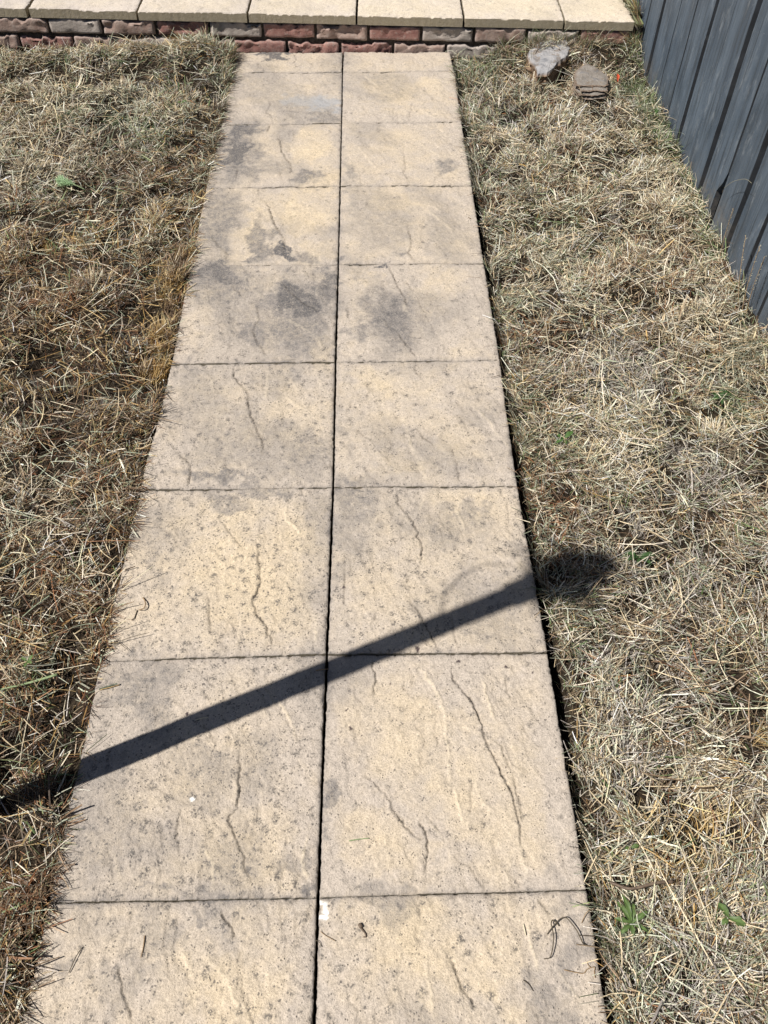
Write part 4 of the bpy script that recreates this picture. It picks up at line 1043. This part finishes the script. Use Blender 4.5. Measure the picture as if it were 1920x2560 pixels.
def mat_rock(name, top, top2, side, side2):
    s = NT(name)
    e = s.attr('edge')
    n1 = s.noise(30, 5, .65); n2 = s.noise(140, 4, .7); n3 = s.noise(14, 3, .6, dist=1.2)
    t = s.mix(s.ramp(n1, .3, .7), top, top2)
    t = s.mix(s.math('MULTIPLY', s.ramp(n2, .55, .7), .45), t, (.48, .46, .43))
    t = s.mix(s.math('MULTIPLY', s.ramp(s.noise(22, 4, .7), .52, .64), .6), t, (.17, .125, .085))
    t = s.mix(s.math('MULTIPLY', s.ramp(n3, .56, .68), .5), t, (.12, .125, .14))
    d = s.mix(s.ramp(n2, .3, .7), side, side2)
    c = s.mix(e, t, d)
    return s.done(c, .8, s.bump(s.math('ADD', n2, n1), .8, .003), .3)
M_SLATE = mat_rock('pale_slate', (.36, .35, .35), (.25, .25, .26), (.13, .085, .055), (.27, .185, .12))
M_LAYER = mat_rock('layered_stone', (.235, .21, .185), (.17, .15, .13), (.12, .085, .06), (.26, .20, .155))
out1 = [(x - .004, y - .03) for x, y, z in ROCK1]
me, c = plate(out1, -.06, .036, 61, .0040, (.04, .07), name='flat_stone')
t = link('flat_stone', me, M_SLATE, loc=c)
tag(t, 'pale grey flat topped broken stone with brown edge, nearest the brick step', 'stone')
tl = empty('layered_stone', (.99, 3.01, 0))
tag(tl, 'dark layered stone with ledges in the grass, in front of the pale flat stone', 'stone')
base = np.array(ROCK2)[:, :2]; cb_ = base.mean(0)
ymin = base[:, 1].min(); xr_ = random.Random(6)
for k, (trim, za, zb_) in enumerate(((.034, -.06, -.006), (.000, -.006, .006), (.010, .006, .016), (.030, .016, .025), (.052, .025, .032))):
    o2 = []
    for x, y in base:
        yy = max(y, ymin + trim + xr_.uniform(-.004, .004))
        o2.append((cb_[0] + (x - cb_[0]) * (1 - .03 * k) + xr_.uniform(-.005, .005) + .004 * (k % 2), yy))
    me, c = plate(o2, za, zb_, 80 + k, .0026, (.03, .10), rings=6, sub=5, name='layer')
    link('layer', me, M_LAYER, tl, loc=(c[0] - .99, c[1] - 3.01, 0))

# ------------------------------------------------------------------ loose stalks, leaves and weeds
def mat_flat(name, c0, c1, scale=200, rough=.6, spec=.3):
    return mat_simple(name, c0, c1, scale, rough, .0006, .4, spec)
M_DARKST = mat_flat('dark_dry_stalk', (.055, .045, .032), (.12, .095, .06))
M_PALEST = mat_flat('pale_straw', (.62, .54, .36), (.74, .67, .50))
M_BROWNLF = mat_flat('brown_dry_leaf', (.20, .13, .07), (.34, .24, .14))
M_GREENST = mat_flat('green_stalk', (.16, .22, .10), (.28, .34, .18))
M_TWIG = mat_flat('brown_bark', (.085, .060, .042), (.17, .125, .09), 90)
M_PETAL = mat_flat('orange_red_petal', (.75, .12, .045), (.62, .07, .03))
M_HEAD = mat_flat('dry_seed_head', (.27, .25, .17), (.40, .37, .27))
def smooth_line(pts, n=5):
    P = [Vector(p) for p in pts]; out = []
    for i in range(len(P) - 1):
        p0 = P[max(i - 1, 0)]; p1 = P[i]; p2 = P[i + 1]; p3 = P[min(i + 2, len(P) - 1)]
        for k in range(n):
            t = k / n
            out.append(.5 * ((2 * p1) + (p2 - p0) * t + (2 * p0 - 5 * p1 + 4 * p2 - p3) * t * t + (3 * p1 - p0 - 3 * p2 + p3) * t ** 3))
    out.append(P[-1]); return out
def stalk_mesh(name, pts, r0, r1, n=5, sides=5):
    L = smooth_line(pts, n); m = len(L)
    return tube_mesh(name, L, [r0 + (r1 - r0) * i / (m - 1) for i in range(m)], sides)
def flat_stalk(name, pts, r0, r1, mat, label, cat='dry stalk', group='loose dry stalks on the slabs', lift=.0012, arch=0.0):
    P = []
    for i, p in enumerate(pts):
        z = path_z(p[0], p[1]) + lift + (arch * math.sin(math.pi * i / (len(pts) - 1)) if arch else 0)
        P.append((p[0] - pts[0][0], p[1] - pts[0][1], z))
    me = stalk_mesh(name, P, r0, r1)
    return tag(link(name, me, mat, loc=(pts[0][0], pts[0][1], 0)), label, cat, group)

t = flat_stalk('dry_stalk', [(.3986, -.0539), (.3941, -.0495), (.3882, -.0464), (.3842, -.0515), (.3851, -.0616), (.3847, -.0731), (.3825, -.0844), (.3773, -.0984), (.3737, -.1018), (.3666, -.1019)], .0011, .0008, M_DARKST,
               'tangled dark looping stalk on the nearest right slab', arch=.010)
P = [(.3764, -.0665), (.3848, -.058), (.3995, -.0456), (.4087, -.0434), (.415, -.0491), (.4241, -.0623), (.4293, -.0739), (.433, -.0804), (.4395, -.0836)]
me = stalk_mesh('side_stalk', [(x - .3986, y + .0539, path_z(x, y) + .002 + .009 * math.sin(math.pi * i / 8)) for i, (x, y) in enumerate(P)], .0008, .0011)
link('side_stalk', me, M_DARKST, t)
t = flat_stalk('forked_twig', [(.397, -.1178), (.4256, -.1231), (.4335, -.1181), (.4402, -.1155), (.4468, -.1149), (.4453, -.1217), (.4449, -.1299)], .0008, .0007, M_BROWNLF, 'thin forked brown twig on the nearest right slab, below the tangled stalk', 'twig')
me = stalk_mesh('side_twig', [(x - .397, y + .1178, path_z(x, y) + .0015) for x, y in ((.4402, -.1155), (.437, -.1113), (.4358, -.1067))], .0007, .0005)
link('side_twig', me, M_BROWNLF, t)
flat_stalk('dry_stalk', [(.3293, -.1311), (.3378, -.1373), (.3434, -.1468)], .0008, .0006, M_DARKST, 'short dark stalk on the nearest right slab, left of the forked twig')
flat_stalk('dry_stalk', [(.4365, -.0502), (.4443, -.0379), (.4526, -.0321), (.4616, -.0297)], .0007, .0006, M_BROWNLF, 'bent stalk reaching over the right edge of the nearest slab', arch=.006)
flat_stalk('dry_stalk', [(.3398, -.0502), (.3405, -.0590), (.3413, -.0673)], .0010, .0009, M_PALEST, 'short pale straight straw on the nearest right slab, left of the tangle')
flat_stalk('dry_stalk', [(.0505, .0898), (.0681, .0922), (.0857, .0932)], .0011, .0008, M_GREENST, 'straight grey green stalk lying across the slab right of the joint')
flat_stalk('dry_stalk', [(-.2843, -.0552), (-.2838, -.0735), (-.2854, -.0874)], .0009, .0007, M_BROWNLF, 'straight upright brown straw on the nearest left slab')
flat_stalk('dry_stalk', [(-.3831, -.0705), (-.3901, -.0861), (-.3971, -.1071)], .0007, .0008, M_DARKST, 'curved dark stalk near the left edge of the nearest left slab', arch=.003)
flat_stalk('dry_stalk', [(-.2483, .3201), (-.2364, .324), (-.2242, .3254)], .0010, .0007, M_PALEST, 'small pale straw lying inside the shadow of the post')
flat_stalk('dry_stalk', [(-.02, .4233), (-.0072, .4257), (.0057, .4273)], .0012, .0008, M_BROWNLF, 'brown straw across the middle joint inside the shadow')
flat_stalk('dry_stalk', [(.0044, -.0549), (.0141, -.0616), (.0297, -.0699)], .0006, .0005, M_BROWNLF, 'hair thin brown stalk starting at the middle joint, right side')
flat_stalk('dry_stalk', [(-.0029, -.0677), (.0031, -.0705), (.0075, -.078)], .0006, .0005, M_DARKST, 'hair thin dark stalk crossing the middle joint near the bottom')
t = flat_stalk('dry_bud', [(.0702, -.048), (.0724, -.0524), (.0765, -.0573), (.0792, -.0617), (.0789, -.0647), (.0747, -.0648)], .0022, .0008, M_TWIG, 'curled reddish brown dry bud with a hooked stem right of the joint', 'dry bud')
V, F = box_grid(.0065, .0085, .005, 4, 4, 4, .0004, 3, .0024)
link('bud_head', mesh_np('bud_head', V, [F], smooth=True), M_TWIG, t, loc=(0, 0, path_z(.0702, -.048) + .003), rot=(0, 0, .5))
t = flat_stalk('dry_leaf', [(-.3961, .6028), (-.3894, .5921), (-.3859, .5805), (-.388, .5717), (-.3937, .5707), (-.3999, .5726)], .0016, .0008, M_BROWNLF, 'curled narrow dry leaf standing on the slab near the left edge', 'dry leaf', arch=.007)
flat_stalk('twig', [(-.4032, .5716), (-.4046, .5601), (-.4061, .5522), (-.4113, .5485)], .0013, .0008, M_DARKST, 'tiny dark twig on the slab just below the curled dry leaf', 'twig')
# stalks that lean out of the left lawn over the slabs
for root, mid, tip, rad, m_, lab in (
        ((-.470, .606, -.012), (-.425, .634, .014), (-.3763, .6605, .037), .0011, M_PALEST, 'longest pale stalk leaning over the left slab edge, above the curled leaf'),
        ((-.468, .5635, -.010), (-.436, .575, .012), (-.4075, .582, .020), .0012, M_BROWNLF, 'bent brown stalk leaning over the left slab edge beside the curled leaf'),
        ((-.468, .505, -.012), (-.430, .524, .018), (-.3982, .5358, .043), .0009, M_PALEST, 'thin pale stalk leaning over the left slab edge below the curled leaf'),
        ((-.466, .478, -.010), (-.415, .498, .008), (-.3657, .5109, .012), .0009, M_DARKST, 'dark low stalk over the left slab edge, lowest of those by the curled leaf')):
    me = stalk_mesh('grass_stalk', [(0, 0, root[2]), (mid[0] - root[0], mid[1] - root[1], mid[2]), (tip[0] - root[0], tip[1] - root[1], tip[2])], rad, rad * .6)
    tag(link('grass_stalk', me, m_, loc=(root[0], root[1], 0)), lab, 'grass stalk', 'stalks leaning over the left slab edge')
# stick in the right lawn
SZ = -.004
t = link('stick', stalk_mesh('stick', [(0, 0, SZ), (.0095, -.0038, SZ + .003), (.0333, -.0126, SZ + .008), (.0759, -.005, SZ + .010), (.1073, -.002, SZ + .006)], .0020, .0034), M_TWIG, loc=(.4961, .0137, 0))
tag(t, 'dark brown bent stick lying in the grass at the right slab edge', 'stick')

# seed heads on tall stalks against the fence
def seed_stalk(base, tip, label, bend=.004, headlen=.5):
    b = Vector(base); tt = Vector(tip); b.z = min(b.z, float(ground_z(b.x, b.y)) - .002) if b.z < 0 else b.z
    g = float(ground_z(b.x, b.y))
    if b.z > g:                       # carry the stalk on down to the soil
        d = (tt - b); d = d / max(d.z, .01); b = b - d * (b.z - g) * .9; b.z = g - .002
    mid = (b + tt) / 2 + Vector((-bend, bend, 0))
    e = empty('grass_stalk', tuple(b)); tag(e, label, 'grass stalk', 'seeding grass stalks against the fence')
    link('stem', stalk_mesh('stem', [Vector((0, 0, 0)), mid - b, tt - b], .0013, .0007), M_BROWNLF, e)
    Vs = []; Fs = []; rr_ = random.Random(int(base[1] * 997)); o = 0
    for k in range(34):
        t_ = 1 - headlen + headlen * k / 33
        p = b.lerp(mid, t_ * 2) if t_ < .5 else mid.lerp(tt, t_ * 2 - 1)
        a = rr_.uniform(0, 6.28); q = Vector((math.cos(a), math.sin(a), rr_.uniform(.5, 1.4))).normalized()
        sd = q.cross(Vector((0, 0, 1))).normalized() * .0013; ln = rr_.uniform(.004, .008)
        p = p - b
        Vs += [p - sd * .4, p + q * ln * .5 - sd, p + q * ln, p + q * ln * .5 + sd]
        Fs.append((o, o + 1, o + 2, o + 3)); o += 4
    link('seed_head', mesh_np('seed_head', np.array([tuple(v) for v in Vs]), [np.array(Fs)]), M_HEAD, e)
seed_stalk((1.222, 1.872, -.03), (1.225, 1.928, .111), 'tall seed head farthest along the fence, beside the broken board foot')
seed_stalk((1.222, 1.653, -.03), (1.218, 1.778, .112), 'tallest seed head of the near three against the fence')
seed_stalk((1.226, 1.662, .03), (1.229, 1.697, .129), 'thin seed head just right of the tallest one by the fence')
seed_stalk((1.226, 1.624, .03), (1.229, 1.649, .126), 'short seed head nearest the right frame edge by the fence')
me = stalk_mesh('grass_stalk', [(0, 0, -.03), (.006, -.10, .10), (.01, -.1609 + .0, .1813), (.01, -.1135, .168), (.01, -.0526, .1284), (.01, -.0204, .099), (.008, 0.0, .0745)][2:], .0005, .0007)
tag(link('grass_stalk', me, M_HEAD, loc=(1.225, 2.055, .03)), 'thin arching bare stalk bent against the fence boards', 'grass stalk')

# weeds
def leaf_mesh(L, W, droop, rough, seed, name='leaf'):
    nx, ny = 7, 5
    V = []; C = []
    rr_ = random.Random(seed); ph = rr_.uniform(0, 6)
    for i in range(nx):
        t = i / (nx - 1)
        wv = W * (math.sin(math.pi * min(1, t * .92 + .06)) ** .8) * (1 + rough * math.sin(t * 17 + ph)) * (.55 + .6 * t if t < .7 else 1)
        z = L * (.55 * t - droop * t * t)
        for j in range(ny):
            u = (j / (ny - 1) - .5) * 2
            V.append((t * L * .9, u * wv * .5, z + abs(u) * wv * .18 + .0006 * math.sin(t * 30 + u * 4 + ph)))
            b = .85 + .3 * rr_.random() + (.35 if j == 2 else 0)
            C.append(b)
    return np.array(V), grid_faces(ny, nx), np.array(C)
def weed(label, loc, specs, col, rough=.12, cat='weed', name='weed'):
    """specs: (azimuth deg, length, width, droop, tilt)"""
    x, y = loc; z = float(ground_z(x, y)) + .016
    e = empty(name, (x, y, z)); tag(e, label, cat)
    for k, (az, L, W, dr, lift) in enumerate(specs):
        V, F, C = leaf_mesh(L, W, dr, rough, int(x * 1000) + k)
        me = mesh_np('leaf', V, [F], smooth=True, colors=np.array(col)[None] * C[:, None])
        link('leaf', me, M_LEAF, e, loc=(0, 0, lift), rot=(0, 0, math.radians(az)))
    return e
G1 = (.075, .15, .04); G2 = (.05, .10, .032); G3 = (.105, .165, .05)
weed('bright green weed of three small leaves, nearest weed beside the path middle', (.5866, 1.0727), [(35, .034, .016, .35, .016), (150, .022, .014, .3, .014), (215, .030, .012, .5, .014), (280, .02, .010, .5, .012)], G1)
weed('dark green broad leaved weed below the fence tuft near the right frame edge', (1.0294, 1.2208), [(20, .034, .024, .4, .014), (75, .028, .018, .4, .012), (200, .030, .016, .5, .012), (265, .028, .014, .55, .010), (140, .03, .012, .5, .01)], G2)
weed('low dark green weed right of the shadow blob on the lawn', (.6969, .7008), [(5, .040, .014, .5, .012), (-40, .036, .013, .55, .010), (200, .034, .012, .5, .012), (160, .036, .013, .5, .010), (250, .022, .010, .5, .01)], G2)
weed('green rosette of narrow toothed leaves by the right edge of the nearest slab', (.5225, -.0496), [(30, .036, .010, .4, .012), (75, .034, .010, .45, .010), (120, .042, .011, .45, .010), (165, .032, .009, .5, .010), (215, .03, .010, .5, .008), (265, .022, .009, .5, .008), (330, .030, .009, .5, .01), (100, .05, .010, .55, .014)], G3, .2)
weed('pale green weed with two round leaves at lower right, right of the rosette', (.6850, -.045), [(120, .028, .015, .4, .012), (-30, .030, .017, .4, .012), (215, .02, .011, .5, .01)], G3)
weed('tiny single bright leaf in the grass above the brown stick', (.5431, .0685), [(10, .016, .009, .4, .014), (190, .012, .007, .4, .012)], G3)
weed('small light green sprig in the left lawn near the left frame edge', (-.5951, .4417), [(60, .018, .009, .3, .014), (150, .016, .008, .3, .018), (260, .015, .008, .35, .016), (330, .017, .008, .3, .020)], G3)
weed('single bright green leaf low against the far part of the fence', (1.205, 2.78), [(60, .035, .020, .4, .016), (200, .028, .016, .4, .012), (300, .02, .012, .4, .012)], G1)
weed('small pale green leaf in the far left lawn by the step', (-.62, 2.86), [(30, .026, .018, .4, .016), (170, .02, .012, .4, .016)], G3)
me = stalk_mesh('grass_stalk', [(0, 0, .006), (.05, .010, .012), (.108, .026, .020)], .0016, .0034)
for v in me.vertices: v.co.z = v.co.z * .6 + .004
tag(link('grass_stalk', me, M_GREENST, loc=(-.64, .3898, 0)), 'broad green grass blade lying at the left frame edge', 'grass stalk')

# cut green plume lying on the left lawn
px_, py_ = -.9061, 2.2821
pz_ = float(ground_z(px_, py_)) + .034
e = empty('cut_plume', (px_, py_, pz_)); tag(e, 'cut pale green feathery plume lying on the left lawn', 'plume')
link('stem', stalk_mesh('stem', [(-.03, .012, .004), (0, 0, .006), (.036, -.020, 0)], .0022, .0012), M_GREENST, e)
rr_ = np.random.default_rng(3); n = 700
tt = rr_.random(n) ** .6; bx_ = -.004 - .052 * tt; by_ = .0035 + .018 * tt
az = math.pi - .35 + rr_.normal(0, .7, n)
cc = np.array([(.46, .62, .37), (.55, .70, .45), (.38, .54, .30)])[rr_.integers(0, 3, n)] * rr_.normal(1, .12, (n, 1))
def free_ribbons(P, az, th, L, w, col):
    d = np.stack([np.sin(th) * np.cos(az), np.sin(th) * np.sin(az), np.cos(th)], 1)
    s_ = np.stack([-np.sin(az), np.cos(az), np.zeros_like(az)], 1) * w[:, None] * .5
    T = P + d * L[:, None]; M_ = P + d * L[:, None] * .55
    V = np.stack([P - s_, P + s_, M_ - s_, M_ + s_, T - s_ * .15, T + s_ * .15], 1).reshape(-1, 3)
    b = (np.arange(len(P)) * 6)[:, None]
    F = np.concatenate([b + np.array([[0, 1, 3, 2]]), b + np.array([[2, 3, 5, 4]])])
    return V, F, np.repeat(col, 6, 0)
V, F, C = free_ribbons(np.stack([bx_, by_ + rr_.normal(0, .004, n) * (.4 + 1.4 * tt), .007 + rr_.normal(0, .003, n) * (1 + tt)], 1), az, rr_.uniform(.7, 1.7, n), rr_.uniform(.008, .020, n) * (.7 + .6 * tt), rr_.uniform(.0008, .0018, n), cc.clip(.03, .8))
link('feathers', mesh_np('feathers', V, [F], colors=C), M_LEAF, e)

# fallen petal
V, F, C = leaf_mesh(.030, .018, .1, .1, 5)
me = mesh_np('petal', V, [F], smooth=True)
tag(link('petal', me, M_PETAL, loc=(1.118, 3.065, float(ground_z(1.118, 3.065)) + .040), rot=(.2, -.5, 1.9)), 'small orange red petal caught in the grass right of the layered stone', 'petal')

# tufts
def tuft(label, spots, az0, spread, L0, L1, th, cols, seed, cat='grass tuft'):
    r = np.random.default_rng(seed)
    X = []; Y = []
    for x, y, sx_, sy_, n in spots:
        X.append(r.normal(x, sx_, n)); Y.append(r.normal(y, sy_, n))
    x = np.concatenate(X); y = np.concatenate(Y)
    k = (x < FX - .022); x = x[k]; y = y[k]; n = len(x)
    az = r.normal(az0, spread, n)
    pal = np.array([c for key in cols for c in PAL[key]])
    col = (pal[r.integers(0, len(pal), n)] * r.normal(1, .2, (n, 1))).clip(.02, .8)
    th0 = r.uniform(th[0], th[1], n); th1 = th0 + r.uniform(.3, .9, n)
    V, F, C = ribbons(x, y, ground_z(x, y), az, th0, th1, r.uniform(L0, L1, n), r.uniform(.0012, .0027, n), col, r.uniform(-.9, .9, n), r)
    c = np.array([x.mean(), y.mean(), 0])
    return tag(link('grass_tuft', mesh_np('grass_tuft', V - c, [F], colors=C), M_BLADE, loc=tuple(c)), label, cat)
tuft('long pale green tuft leaning out from the fence foot at the right frame edge', [(1.23, 1.50, .03, .06, 260), (1.17, 1.40, .04, .05, 260), (1.10, 1.32, .03, .05, 130)], math.radians(228), .35, .06, .14, (.5, 1.1), ('sage', 'straw', 'sage'), 91)
tuft('green and brown tuft in the gap between patio edge and fence', [(1.246, 3.42, .010, .06, 330), (1.246, 3.66, .010, .10, 300), (1.235, 3.36, .016, .02, 160)], math.radians(190), 1.1, .04, .10, (.1, .9), ('green', 'sage', 'brown', 'gold'), 92)
tuft('green tuft at the top right corner of the path by the step', [(.53, 3.18, .03, .07, 200), (.60, 3.25, .04, .04, 150)], math.radians(150), 1.2, .03, .075, (.1, .9), ('green', 'sage', 'brown'), 93)
tuft('dense dark green tuft at the fence foot right of the red petal', [(1.17, 3.05, .035, .08, 420), (1.205, 2.82, .025, .12, 420)], math.radians(200), 1.2, .035, .085, (.1, .9), ('green', 'green', 'sage'), 94)
tuft('wispy brown tuft growing up in front of the step between the stones and path', [(.72, 3.30, .05, .02, 160), (.86, 3.345, .07, .010, 200), (1.06, 3.335, .06, .012, 220)], math.radians(250), 1.2, .05, .11, (.05, .7), ('brown', 'sage', 'straw', 'green'), 95)
tuft('heap of dry clippings raked against the bricks left of the path', [(-.95, 3.30, .07, .03, 420), (-.62, 3.28, .06, .035, 480), (-.78, 3.31, .10, .02, 260)], math.radians(270), 1.6, .04, .10, (.5, 1.5), ('straw', 'brown', 'sage', 'gold'), 96, 'clippings heap')
tuft('green fringe standing at the far left corner of the path', [(-.475, 3.12, .010, .09, 190), (-.474, 3.30, .010, .03, 120)], 0.3, 1.1, .03, .075, (.1, .8), ('green', 'brown', 'gold', 'sage'), 97)

tuft('thin dry wisps lying across the two stones', [(.84, 3.17, .06, .03, 60), (1.0, 2.93, .06, .02, 90), (.76, 3.22, .02, .05, 70)], math.radians(80), 1.4, .05, .12, (.3, 1.2), ('straw', 'sage', 'brown'), 98, 'grass wisps')
